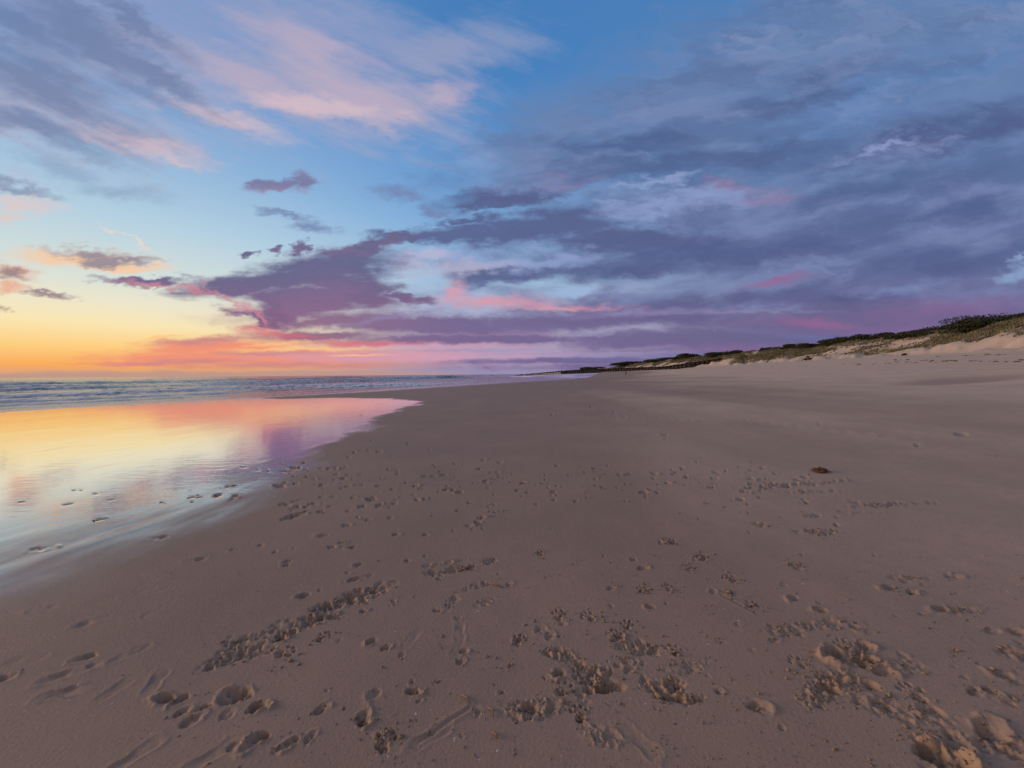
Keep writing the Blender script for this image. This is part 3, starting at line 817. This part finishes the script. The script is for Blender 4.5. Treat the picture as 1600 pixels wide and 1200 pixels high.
# trails too small to be told apart one by one: dogs and walkers, further up the beach
for cx, cy, sx, sy, n, sz in [(480, 790, 40, 18, 34, .08), (520, 745, 50, 14, 26, .09), (600, 760, 60, 20, 32, .07), (700, 740, 60, 18, 28, .07), (780, 760, 60, 22, 30, .05), (850, 745, 60, 15, 26, .055), (960, 750, 60, 18, 26, .055),
                              (1080, 750, 60, 18, 24, .055), (1180, 745, 60, 12, 24, .06), (1030, 765, 100, 16, 12, .05), (690, 790, 60, 20, 16, .05), (1180, 790, 60, 22, 20, .05), (860, 640, 60, 8, 14, .10), (1000, 660, 120, 14, 18, .08), (420, 730, 40, 10, 14, .08), (330, 765, 50, 12, 8, .08),
                              (560, 690, 60, 20, 14, .09), (640, 680, 60, 18, 10, .08), (900, 860, 180, 60, 26, .03), (620, 900, 160, 60, 22, .03), (1000, 1040, 220, 60, 34, .022), (1450, 1080, 120, 80, 40, .025), (700, 1080, 160, 70, 22, .022), (1300, 900, 120, 50, 16, .03), (220, 800, 80, 16, 5, .08), (1480, 690, 90, 8, 8, .08)]:
    for _ in range(n):
        px, py = random.gauss(cx, sx), random.gauss(cy, sy)
        if py < 612 or py > 1260: continue
        if seg_in(px, py): continue
        p = P_(px, py); s = sz * min(1.7, math.exp(random.gauss(-.22, .38)))
        k = random.random()
        dent(p, s, s * random.uniform(.5, .8), random.uniform(0, 180), (.58 if cy < 850 else .40) * s * random.uniform(.6, 1.2), random.uniform(.2, .6), 3 if k < .5 else 0)
        if k > .84 and cy > 720: mess(p, s * 1.2, s * .8, random.uniform(0, 180), .004, 10, .22 * s)

# loose crumbs everywhere between the prints, dense on the right
for _ in range(1100):
    px, py = random.uniform(250, 1640), random.uniform(860, 1280)
    if random.random() > sstep(250, 1100, px) * .8 + .2: continue
    p = P_(px, py)
    for _k in range(random.choice((1, 1, 2, 4))):
        CRUMBS.append((p[0] + random.gauss(0, .02), p[1] + random.gauss(0, .02), min(.008, .0026 * math.exp(random.gauss(0, .45)))))
idx = np.arange(NR * NA).reshape(NR, NA)
q = np.stack([idx[:-1], idx[1:], np.roll(idx, -1, 1)[1:], np.roll(idx, -1, 1)[:-1]], -1).reshape(-1, 4)
verts = np.stack([X, Y, Z], -1).reshape(-1, 3)
c0 = len(verts)
verts = np.vstack([verts, [[0, 0, float(land_soft(0., 0.))]]])
# triangles closing the middle ride in the quad list as degenerate-free quads over two sectors
fan = np.array([[c0, idx[0, j], idx[0, (j + 1) % NA], idx[0, (j + 2) % NA]] for j in range(0, NA, 2)])
beach = mesh_obj('beach', verts, np.vstack([q[:, ::-1], fan[:, ::-1]]), M_SAND)
beach['kind'] = 'structure'
for nm, a in (('wet', WET), ('damp', DAMP), ('veg', VEG), ('dug', DUG)):
    attr(beach, nm, np.append(a.ravel(), a.ravel()[0]))

# ------------------------------------------------------------------ sea
ss = [9.0]
while ss[-1] < 9000:
    r_ = ss[-1]; ss.append(r_ + min(max(.05, r_ * r_ / 2600), .011 * r_))
ss = np.array(ss)
sth = np.radians(np.concatenate([np.linspace(-150, -62, 60), np.linspace(-61.7, 22, 620)]))
SX = ss[:, None] * np.sin(sth)[None]; SY = ss[:, None] * np.cos(sth)[None]
SD = WATER(SY) - SX                                                   # metres out from the edge
SDn = SD + 5.0 * fbm(SX * .02, SY * .02, 3, 71) * sstep(4, 30, SD) + 1.3 * fbm(SX * .12, SY * .10, 3, 72) * sstep(1, 8, SD) + .35 * fbm(SX * .8, SY * .5, 2, 73)
calm = 1 - .93 * sstep(70, 130, SY) * sstep(60, 20, SD)                # sheltered in the bight by the groyne
calm = calm * sstep(-2, 2, SD)
SZ = np.full(SX.shape, SEA - .01)
FO = np.zeros_like(SZ)
for d0, h0, fr_, bk, fo in [(4, .08, .4, 2.5, .35), (9, .22, .7, 3.0, .45), (14, .26, .7, 3.0, .5), (19, .28, .8, 3.5, .42), (25, .34, .9, 4, .40), (40, .55, 1.4, 6, .22), (62, .55, 1.8, 8, .25), (88, 1.25, 2.4, 11, .5), (125, .8, 3.4, 14, .25), (170, 1.1, 4.5, 18, .2), (240, .9, 6, 26, .15), (330, .8, 8, 36, .1)]:
    along = np.clip(.72 + 1.2 * fbm(SY * .022 + d0, SX * .004, 3, 80 + int(d0)), .05, 1.3)
    u = SDn - d0 - 4 * fbm(SY * .03 + d0, SX * 0 + d0, 2, 90 + int(d0)) * min(1, d0 / 20)
    prof = np.where(u < 0, np.exp(-(u / fr_) ** 2), np.exp(-(u / bk) ** 2))
    SZ += h0 * along * prof * calm
    FO = np.maximum(FO, fo * along * np.where(u < 0, np.exp(-(u / (fr_ * 1.6)) ** 2), np.exp(-(u / (bk * .8)) ** 2)) * calm)
chop = .17 * fbm(SX * .50, SY * .22, 4, 101, .6) + .10 * fbm(SX * 1.7, SY * .9, 3, 102)
SZ += chop * sstep(3, 25, SD) * calm * np.clip(1.2 - ss[:, None] / 900, .25, 1)
FO = np.maximum(FO, .55 * np.exp(-((SDn - .6) / .7) ** 2) * sstep(-1, .2, SD) * calm)
FO *= sstep(260, 120, ss)[:, None] * .9 + .1
si = np.arange(SX.size).reshape(SX.shape)
sq = np.stack([si[:-1, :-1], si[1:, :-1], si[1:, 1:], si[:-1, 1:]], -1)
keep = (SD[:-1, :-1] > -6) & (SD[1:, 1:] > -6)
sq = sq[keep]
sea = mesh_obj('sea', np.stack([SX, SY, SZ], -1).reshape(-1, 3), sq[:, ::-1], M_SEA)
sea['kind'] = 'structure'
attr(sea, 'foam', FO)
attr(sea, 'shallow', sstep(5, 0, SD))

# ------------------------------------------------------------------ sand clods thrown up round the prints
def ico(sub):
    bm = bmesh.new(); bmesh.ops.create_icosphere(bm, subdivisions=sub, radius=1)
    v = np.array([x.co[:] for x in bm.verts]); f = np.array([[w.index for w in p.verts] for p in bm.faces]); bm.free()
    return v, f


IV, IF = ico(2)
KV, KF = ico(1)


def ground_z(x, y):
    """height of the printed sheet (nearest grid node)"""
    r0, a0 = math.hypot(x, y), math.atan2(x, y)
    i = min(max(int(np.searchsorted(rs, r0)), 0), NR - 1); j = min(max(int(np.searchsorted(th[:NF], a0)), 0), NF - 1)
    return Z[i, j]


vs_, fs_, off = [], [], 0
for x, y, s in CRUMBS:
    if y < 1.0: continue
    s = s * (1.0 if y < 4 else 1.25)
    sc = np.array([random.uniform(.8, 1.4), random.uniform(.8, 1.4), random.uniform(.55, .95)]) * s
    a = random.uniform(0, 6.28); ph = random.uniform(0, 90)
    kv = KV * np.array([random.uniform(.7, 1.3) for _ in range(3)])
    bumpy = 1 + 1.3 * fbm(KV[:, 0] * 1.4 + ph, KV[:, 1] * 1.4 + KV[:, 2] * 1.9, 2, 111)
    v = kv * bumpy[:, None] * sc
    v = np.stack([v[:, 0] * math.cos(a) - v[:, 1] * math.sin(a), v[:, 0] * math.sin(a) + v[:, 1] * math.cos(a), v[:, 2]], -1)
    vs_.append(v + [x, y, ground_z(x, y) + s * .05]); fs_.append(KF + off); off += len(KV)
cl = mesh_obj('sand_clods', np.vstack(vs_), np.vstack(fs_), M_CRUMB)
tag(cl, 'small damp sand clods thrown up around the paw prints', 'sand clods', kind='stuff')

# ------------------------------------------------------------------ dune grass
def lz(x, y): return float(land_soft(x, y))


gx, gy = [], []
rg = np.random.default_rng(5)
n = 95000
yy = 20 + 330 * rg.random(n) ** 1.8
uu = rg.random(n) * 1.0 + .10
xx = TOE(yy) + uu * (RIDGE(yy) - TOE(yy))
vv = sstep(.16, .34, uu + .22 * fbm(xx * .12, yy * .09, 3, 51)) * sstep(-.22, .12, fbm(xx * .10, yy * .07, 4, 52) + .13)
ok = (rg.random(n) < vv * .75) & (np.hypot(xx, yy) > 40)
xx, yy = xx[ok], yy[ok]
zz_ = land_soft(xx, yy)
NT_ = len(xx); NB = 7
ang = rg.random((NT_, NB)) * 6.283
hgt = (.17 + .26 * rg.random((NT_, NB))) * (.7 + .6 * rg.random((NT_, 1)))
wid = 0.016 + .00028 * np.hypot(xx, yy)[:, None] * np.ones((1, NB))
lean = .15 + .35 * rg.random((NT_, NB))
sx_, sy_ = np.cos(ang), np.sin(ang)
rad = .16 * rg.random((NT_, NB))
bx, by = xx[:, None] + rad * sx_, yy[:, None] + rad * sy_
bz = zz_[:, None] - .05 + 0 * bx
v0 = np.stack([bx - sy_ * wid, by + sx_ * wid, bz], -1)
v1 = np.stack([bx + sy_ * wid, by - sx_ * wid, bz], -1)
mx_, my_ = bx + sx_ * lean * hgt * .35 + .05, by + sy_ * lean * hgt * .35
v2 = np.stack([mx_ + sy_ * wid * .7, my_ - sx_ * wid * .7, bz + hgt * .62], -1)
v3 = np.stack([mx_ - sy_ * wid * .7, my_ + sx_ * wid * .7, bz + hgt * .62], -1)
v4 = np.stack([bx + sx_ * lean * hgt + .12 * hgt, by + sy_ * lean * hgt, bz + hgt], -1)
vg = np.stack([v0, v1, v2, v3, v4], 2).reshape(-1, 3)
bi = np.arange(NT_ * NB) * 5
tri = np.concatenate([np.stack([bi, bi + 1, bi + 2], -1), np.stack([bi, bi + 2, bi + 3], -1), np.stack([bi + 3, bi + 2, bi + 4], -1)])
gr = mesh_obj('dune_grass', vg, tri, M_GRASS, smooth=False)
tag(gr, 'sparse olive marram grass covering the face of the dunes', 'grass', kind='stuff')


# ------------------------------------------------------------------ shrubs on the crest
def crest(px):
    """where the land makes the skyline at a picture column: the crest of the dune"""
    d = ray(px, 560); a = math.atan2(d.x, d.y)
    r_ = np.geomspace(40, 900, 3000)
    x, y = r_ * math.sin(a), r_ * math.cos(a)
    e = (land_soft(x, y) - EYE) / r_
    k = int(np.argmax(e))
    return x[k], y[k], r_[k]


def tube(pts, radii, sides=6):
    v, f = [], []
    pts = [Vector(p) for p in pts]
    for i, p in enumerate(pts):
        t = (pts[min(i + 1, len(pts) - 1)] - pts[max(i - 1, 0)]).normalized()
        u = t.cross(Vector((.13, .31, .94)));
        if u.length < .05: u = t.cross(Vector((1, 0, 0)))
        u.normalize(); w = t.cross(u)
        for k in range(sides):
            a = k / sides * 6.2832
            v.append(p + (u * math.cos(a) + w * math.sin(a)) * radii[i] * random.uniform(.85, 1.15))
    for i in range(len(pts) - 1):
        for k in range(sides):
            a, b = i * sides + k, i * sides + (k + 1) % sides
            f.append((a, b, b + sides, a + sides))
    f.append(tuple(range(sides))[::-1]); f.append(tuple(range((len(pts) - 1) * sides, len(pts) * sides)))
    return v, f


def join(parts):
    V_, F_ = [], []
    for v, f in parts:
        o = len(V_); V_ += list(v); F_ += [tuple(i + o for i in q_) for q_ in f]
    return [tuple(p) for p in V_], F_


def shrub(name, label, px, w, h, back=0.4, lean=0.25, lump=5, dn=0.0, y_off=0.0):
    """wind-clipped coastal bush: low dome of leaf clumps over crooked stems; w across, h high"""
    x, y, r_ = crest(px)
    h *= 1.05; w *= 1.3
    k = 1 + (back + y_off) / r_
    x, y = x * k, y * k
    z = lz(x, y) - .18 - dn
    root = empty(name, (x, y, z), -math.atan2(x, y))
    tag(root, label, 'shrub', 'dark shrubs along the dune crest')
    nl = int(min(9000, 900 * w * max(h, .6)))
    cents = [(random.uniform(-.34, .34) * w, random.uniform(-.25, .25) * w * .7, random.uniform(-.05, .45) * h, random.uniform(.14, .28) * w, random.uniform(.30, .55) * h) for _ in range(lump)]
    cents += [(0, 0, .1 * h, .40 * w, .75 * h), (-.36 * w, 0, .0, .16 * w, .35 * h), (.38 * w, 0, .0, .13 * w, .35 * h)]
    V_, F_ = [], []
    s = max(.07, .0011 * r_)
    for i in range(nl):
        c = random.choice(cents)
        d = Vector((random.gauss(0, 1), random.gauss(0, 1), random.gauss(0, 1))).normalized()
        q_ = random.uniform(.55, 1.06) ** .6
        p = Vector((c[0] + d.x * c[3] * q_ + lean * c[2], c[1] + d.y * c[3] * .8 * q_, c[2] + abs(d.z) * c[4] * q_ - .35 * h * (random.random() < .4)))
        u = Vector((random.gauss(0, 1), random.gauss(0, 1), random.gauss(0, .6))).normalized(); t = u.cross(d)
        if t.length < .1: continue
        t.normalize(); L = s * random.uniform(.7, 1.6)
        o = len(V_)
        V_ += [tuple(p - u * L), tuple(p + t * L * .5), tuple(p + u * L), tuple(p - t * L * .5)]
        F_.append((o, o + 1, o + 2, o + 3))
    mesh_obj('foliage', V_, F_, M_LEAF, root, smooth=False)
    st = []
    for i in range(6):
        a = random.uniform(0, 6.28); e = Vector((math.cos(a) * .3 * w + lean * .4 * h, math.sin(a) * .2 * w, .62 * h))
        m_ = e * .5 + Vector((random.uniform(-.1, .1), random.uniform(-.1, .1), -.08 * h))
        st.append(tube([(random.uniform(-.1, .1), 0, -.1), m_, e], [.05, .035, .012], 5))
    v, f = join(st)
    mesh_obj('stem', v, f, M_STEM, root)
    return root


for a in [('shrub', 'big dark dome-shaped shrub on the highest dune crest, largest of all', 1552, 8.6, 2.0, -.8, .2, 8),
          ('shrub', 'low dark shrub trailing right from the big dome shrub', 1612, 5.0, .9, -.4, .2, 4),
          ('shrub', 'long low dark shrub hugging the crest left of the biggest dome shrub', 1478, 8.0, 1.15, -.5, .3, 6),
          ('shrub', 'narrow creeping shrub on the slope of the crest above the bare sand patch', 1432, 7.0, .9, -.4, .3, 5),
          ('shrub', 'rounded shrub with a flat top on the saddle before the crest climbs right', 1368, 7.0, 1.6, -.6, .2, 6),
          ('shrub', 'tiny shrub poking up just right of the flat-topped shrub', 1392, 1.8, 1.3, -.4, .2, 3),
          ('shrub', 'dark peaked shrub above the pale scarp right of the driftwood stump', 1316, 7.0, 1.7, -.5, .3, 6),
          ('shrub', 'low dark shrub on the crest straight above the driftwood stump', 1252, 8.0, 1.7, -.6, .2, 6),
          ('shrub', 'ragged low shrub on the crest above the fallen branch', 1218, 8.0, 1.1, -.5, .2, 5),
          ('shrub', 'small upright shrub standing up like a post on the low crest', 1191, 1.8, 1.9, -.4, .0, 3),
          ('shrub', 'wide flat shrub on the crest above the landward end of the groyne', 1138, 12.0, 1.9, -.8, .2, 8),
          ('shrub', 'square-ended dark thicket on the distant crest above the groyne', 1076, 13.0, 3.0, -1.5, .0, 9),
          ('shrub', 'long dark thicket on the distant crest, running left from the square-ended one', 1040, 20.0, 2.2, -1.5, .0, 9),
          ('shrub', 'faint far thicket low on the crest, second from the sea end', 985, 24.0, 2.4, -1.5, .0, 9),
          ('shrub', 'smallest and farthest thicket, where the dune line runs out towards the sea', 928, 22.0, 2.4, -1.5, .0, 8)]:
    shrub(*a)


# ------------------------------------------------------------------ timber groyne across the beach
ga, gb = Vector((*GA, 0)), Vector((*GB, 0))
gdir = gb - ga; glen = gdir.length; gdir.normalize()
gn = Vector((-gdir.y, gdir.x, 0))
groyne = tag(empty('groyne', (ga.x, ga.y, lz(ga.x, ga.y))), 'long black timber groyne running from the dune foot down into the sea', 'groyne')
GO = Vector(groyne.location)


TT = [0, .15, .3, .45, .6, .75, 1]
TZ = [max(lz(*(ga + gdir * k * glen)[:2]), SEA) + hh for k, hh in zip(TT, (.9, 1.6, 2.0, 2.3, 2.3, 2.1, 1.5))]


def top_z(t):                                                         # height of the wall along it
    return float(np.interp(t, TT, TZ))


pv, pf = [], []
T_WALL = .60
npl = 40
for row in range(5):
    for i in range(npl):
        t0, t1 = i / npl * T_WALL, (i + 1) / npl * T_WALL - .0006
        a, b = ga + gdir * t0 * glen, ga + gdir * t1 * glen
        za, zb = top_z(t0), top_z(t1)
        o = len(pv); h0 = -row * .62 + random.uniform(-.03, .03); h1 = h0 - .60
        for p, zt in ((a, za), (b, zb)):
            for sgn in (.05, .15):
                for hh in (h0, h1):
                    pv.append(tuple(Vector((p.x, p.y, zt + hh)) + gn * sgn * -1 - GO))
        pf += [(o, o + 1, o + 5, o + 4), (o + 2, o + 6, o + 7, o + 3), (o, o + 4, o + 6, o + 2), (o + 1, o + 3, o + 7, o + 5), (o, o + 2, o + 3, o + 1), (o + 4, o + 5, o + 7, o + 6)]
mesh_obj('plank_wall', pv, pf, M_POST, groyne, smooth=False)
post_me = None
NP = 92
for i in range(NP):
    t = (i + .5) / NP
    if t > .88 and random.random() < .28: continue                     # lost piles at the sea end
    p = ga + gdir * t * glen
    if post_me is None:
        v, f = tube([(0, 0, -3.2), (0, 0, -1.2), (.01, 0, -.25), (0, .01, 0)], [.20, .20, .19, .15], 9)
        po = mesh_obj('post', [tuple(q_) for q_ in v], f, M_POST, groyne, smooth=False); post_me = po.data
    else:
        po = bpy.data.objects.new('post', post_me); COL.objects.link(po); po.parent = groyne
    tz = top_z(t) + random.uniform(.02, .22) - (random.uniform(0, .5) if t > .7 else 0)
    po.location = Vector((p.x, p.y, tz)) + gn * .12 - GO
    po.rotation_euler = (random.uniform(-.03, .03), random.uniform(-.03, .03), random.uniform(0, 6))
# short walings linking the broken piles at the sea end
wv = []
for t0, t1 in ((.60, .70), (.70, .775), (.79, .84), (.85, .875), (.905, .93)):
    a, b = ga + gdir * t0 * glen, ga + gdir * t1 * glen
    wv.append(tube([Vector((a.x, a.y, top_z(t0) - .45)) - GO, Vector((b.x, b.y, top_z(t1) - .5)) - GO], [.34, .32], 6))
for v, f in wv:
    mesh_obj('waling', [tuple(q_) for q_ in v], f, M_POST, groyne, smooth=False)

# ------------------------------------------------------------------ the lone walker far along the beach
def skin_body(name, joints, edges, mat, parent, sub=1):
    me = bpy.data.meshes.new(name)
    me.from_pydata([j[0] for j in joints], edges, [])
    me.materials.append(mat)
    o = bpy.data.objects.new(name, me); COL.objects.link(o); o.parent = parent
    sk = o.modifiers.new('skin', 'SKIN'); sk.use_smooth_shade = True
    for i, j in enumerate(joints):
        r_ = j[1] if isinstance(j[1], tuple) else (j[1], j[1])
        me.skin_vertices[0].data[i].radius = r_
        me.skin_vertices[0].data[i].use_root = (i == 0)
    sb = o.modifiers.new('sub', 'SUBSURF'); sb.levels = sub; sb.render_levels = sub
    return o


M_SKIN = simple_mat('skin', rgb(.36, .22, .16), rgb(.32, .19, .14), 20, .6, .3)
M_COAT = simple_mat('dark_coat', rgb(.045, .028, .026), rgb(.06, .036, .032), 12, .85, .15)
M_TROU = simple_mat('dark_trousers', rgb(.028, .026, .03), rgb(.04, .036, .04), 12, .85, .15)
M_HAIR = simple_mat('brown_hair', rgb(.03, .018, .012), rgb(.05, .03, .02), 60, .6, .3)
pp = at(978, 586.6)
person = tag(empty('person', (pp.x, pp.y, lz(pp.x, pp.y)), R(200)), 'distant person in dark clothes standing on the sand in front of the black groyne', 'person')
bj = [((0, 0, .95), (.15, .10)), ((0, 0, 1.15), (.13, .09)), ((0, 0, 1.36), (.17, .10)), ((0, 0, 1.47), (.07, .06)), ((0, .01, 1.54), .052), ((0, .02, 1.62), (.075, .09)), ((0, .015, 1.71), (.07, .085)), ((0, .01, 1.765), .04),
      ((.17, 0, 1.40), .055), ((.22, -.02, 1.16), .043), ((.22, .05, .93), .033), ((.22, .07, .85), .036), ((-.17, 0, 1.40), .055), ((-.23, -.02, 1.16), .043), ((-.22, .06, .93), .033), ((-.22, .08, .85), .036),
      ((.09, 0, .88), .085), ((.10, .05, .50), .058), ((.10, -.02, .10), .042), ((.10, .14, .035), .034), ((-.09, 0, .88), .085), ((-.10, -.02, .50), .058), ((-.11, -.16, .10), .042), ((-.11, -.02, .035), .034), ((0, .115, 1.635), .016)]
be = [(0, 1), (1, 2), (2, 3), (3, 4), (4, 5), (5, 6), (6, 7), (2, 8), (8, 9), (9, 10), (10, 11), (2, 12), (12, 13), (13, 14), (14, 15), (0, 16), (16, 17), (17, 18), (18, 19), (0, 20), (20, 21), (21, 22), (22, 23), (5, 24)]
# five short fingers on each hand
for hx, hi in ((.22, 11), (-.22, 15)):
    for k in range(4):
        n0 = len(bj); s_ = 1 if hx > 0 else -1
        bj += [((hx + (k - 1.5) * .004, .07 + (k - 1.5) * .020, .80), .009), ((hx - s_ * .012, .075 + (k - 1.5) * .019, .755 - (.006 if k in (1, 2) else -.008)), .007)]
        be += [(hi, n0), (n0, n0 + 1)]
    n0 = len(bj)
    bj += [((hx - s_ * .012, .115, .83), .010), ((hx - s_ * .02, .125, .79), .008)]
    be += [(hi, n0), (n0, n0 + 1)]
skin_body('body', bj, be, M_SKIN, person)
grow = lambda ids, d: [(bj[i][0], tuple(q_ + d for q_ in (bj[i][1] if isinstance(bj[i][1], tuple) else (bj[i][1],) * 2))) for i in ids]
cj = grow([0, 1, 2, 8, 9, 10, 12, 13, 14], .022); cj[0] = ((0, 0, .86), (.19, .14))
skin_body('coat', cj, [(0, 1), (1, 2), (2, 3), (3, 4), (4, 5), (2, 6), (6, 7), (7, 8)], M_COAT, person)
tj = grow([0, 16, 17, 18, 20, 21, 22], .020)
skin_body('trousers', tj, [(0, 1), (1, 2), (2, 3), (0, 4), (4, 5), (5, 6)], M_TROU, person)
skin_body('shoe', grow([18, 19], .016), [(0, 1)], M_POST, person)
skin_body('shoe', grow([22, 23], .016), [(0, 1)], M_POST, person)
skin_body('hair', [((0, -.02, 1.74), (.085, .09)), ((0, -.05, 1.66), (.075, .06)), ((0, -.05, 1.58), (.06, .04))], [(0, 1), (1, 2)], M_HAIR, person)


# ------------------------------------------------------------------ driftwood at the dune foot
def placed(name, px, py, label, cat, group=None, rz=0):
    p = at(px, py)
    o = empty(name, (p.x, p.y, lz(p.x, p.y)), rz)
    return tag(o, label, cat, group), p


st, p = placed('driftwood_stump', 1262, 563, 'dark upturned driftwood stump with spreading roots at the foot of the dune', 'driftwood')
S_ = math.hypot(p.x, p.y) / 605                                          # metres per picture pixel there
v, f = join([tube([(0, 0, -.2), (.05, 0, .35), (.0, 0, .75), (-.1, 0, 1.05)], [.50, .42, .30, .12], 8)])
mesh_obj('trunk', v, f, M_DRIFT, st)
for e, r_ in (((1.9, .2, .05), .16), ((-1.3, .1, .02), .16), ((1.0, -.5, .45), .12), ((-.8, .4, .5), .10), ((.4, .8, .2), .12), ((-.3, -.8, .1), .12), ((.5, 0, 1.0), .07)):
    e = Vector(e)
    v, f = tube([(0, 0, .3), e * .5 + Vector((0, 0, .22)), e], [r_ * 1.5, r_, r_ * .35], 6)
    mesh_obj('root', [tuple(q_) for q_ in v], f, M_DRIFT, st)
lg, p = placed('driftwood_log', 1413, 555.5, 'short dark driftwood log lying on pale sand below the dune scarp', 'driftwood', rz=.2)
v, f = tube([(-.5, 0, .06), (-.2, .03, .16), (.25, 0, .18), (.52, -.03, .08)], [.10, .17, .16, .08], 8)
mesh_obj('trunk', [tuple(q_) for q_ in v], f, M_DRIFT, lg)
v, f = tube([(.1, 0, .2), (.3, .1, .42)], [.05, .02], 5)
mesh_obj('branch', [tuple(q_) for q_ in v], f, M_DRIFT, lg)
br, p = placed('fallen_branch', 1199, 565.5, 'bare fallen branch slanting down the sandy scarp left of the driftwood stump', 'driftwood')
for pts, rd in (([(-.2, 0, -.05), (.9, .5, .75), (1.9, 1.0, 1.7)], [.14, .12, .07]), ([(.9, .5, .75), (1.2, .3, 1.4)], [.08, .03]), ([(1.3, .7, 1.1), (2.2, .5, 1.3)], [.07, .025])):
    v, f = tube(pts, rd, 6)
    mesh_obj('limb', [tuple(q_) for q_ in v], f, M_DRIFT, br)

# ------------------------------------------------------------------ small things on the near sand
sw, p = placed('seaweed_clump', 1281, 737, 'matted brown seaweed clump alone on the smooth sand', 'seaweed')
v = IV * (1 + .5 * fbm(IV[:, 0] * 2.4, IV[:, 1] * 2.4 + IV[:, 2], 3, 131))[:, None] * [.10, .07, .028] + [0, 0, .012]
mesh_obj('core', v, IF, M_WEED, sw)
fr_ = []
for i in range(150):
    a = random.uniform(0, 6.283); e = random.uniform(0, 1)
    b = Vector((math.cos(a) * .085 * e, math.sin(a) * .062 * e, .038 * (1 - e * e) + .006))
    d = Vector((math.cos(a + random.uniform(-1, 1)), math.sin(a + random.uniform(-1, 1)), random.uniform(-.3, .35))) * random.uniform(.02, .055)
    m_ = b + d * .5 + Vector((0, 0, random.uniform(0, .018))); q_ = b + d; q_.z = max(q_.z, .003)
    fr_.append(tube([b, m_, q_], [.0045, .0038, .0015], 4))
v, f = join(fr_)
mesh_obj('fronds', v, f, M_WEED, sw)
for i, (a, b, lb) in enumerate([((722, 1088), (735, 1100), 'pale straight twig lying alone on the sand below the centre'), ((762, 1108), (770, 1122), 'short curved twig right of the straight pale twig'),
                                ((768, 1146), (778, 1156), 'stubby twig nearest the camera, below the curved twig'), ((700, 880), (722, 886), 'thin straw across the churned sand with clods'),
                                ((716, 893), (742, 884), 'longer straw crossing the middle of the churned sand'), ((762, 912), (786, 920), 'thin straw at the right end of the churned patch'),
                                ((1262, 1019), (1292, 1022), 'pale thin twig left of the deep crumbling hole')]):
    pa, pb = at(*a), at(*b)
    za, zb = ground_z(pa.x, pa.y) + .006, ground_z(pb.x, pb.y) + .006
    o = Vector((pa.x, pa.y, za))
    mid_ = Vector(((pa.x + pb.x) / 2, (pa.y + pb.y) / 2, (za + zb) / 2 + .003)) + Vector((.004, .003, 0)) * (3 if i in (1,) else 1)
    v, f = tube([Vector((0, 0, 0)), mid_ - o, Vector((pb.x, pb.y, zb)) - o], [.004, .0045, .0025], 6)
    tw = mesh_obj('twig', [tuple(q_) for q_ in v], f, M_TWIG, None, loc=o)
    tag(tw, lb, 'twig', 'twigs and straws on the near sand')

# ------------------------------------------------------------------ wrack left by the last high tide, along the upper beach
wv, wf, off = [], [], 0
for (x0, y0, x1, y1, n) in [(1390, 562, 1600, 566, 60), (1395, 566, 1480, 565, 26), (1500, 556, 1570, 554, 30), (1150, 573, 1260, 572, 26), (1590, 563, 1640, 565, 14), (1300, 570, 1420, 567, 16), (1450, 558, 1510, 556, 10)]:
    for _ in range(n):
        t = random.random()
        p = at(x0 + (x1 - x0) * t + random.gauss(0, 2), y0 + (y1 - y0) * t + random.gauss(0, .45))
        if random.random() < .45: continue
        s = random.uniform(.03, .12)
        b_ = 1 + .6 * fbm(IV[:, 0] * 1.5 + p.x, IV[:, 1] * 1.5 + IV[:, 2], 2, 141)
        wv.append(IV * b_[:, None] * [s * 1.6, s, s * .45] + [p.x, p.y, lz(p.x, p.y) + s * .15]); wf.append(IF + off); off += len(IV)
wr = mesh_obj('tide_wrack', np.vstack(wv), np.vstack(wf), M_WEED)
tag(wr, 'dark scattered tide wrack in broken lines along the upper beach', 'tide wrack', kind='stuff')
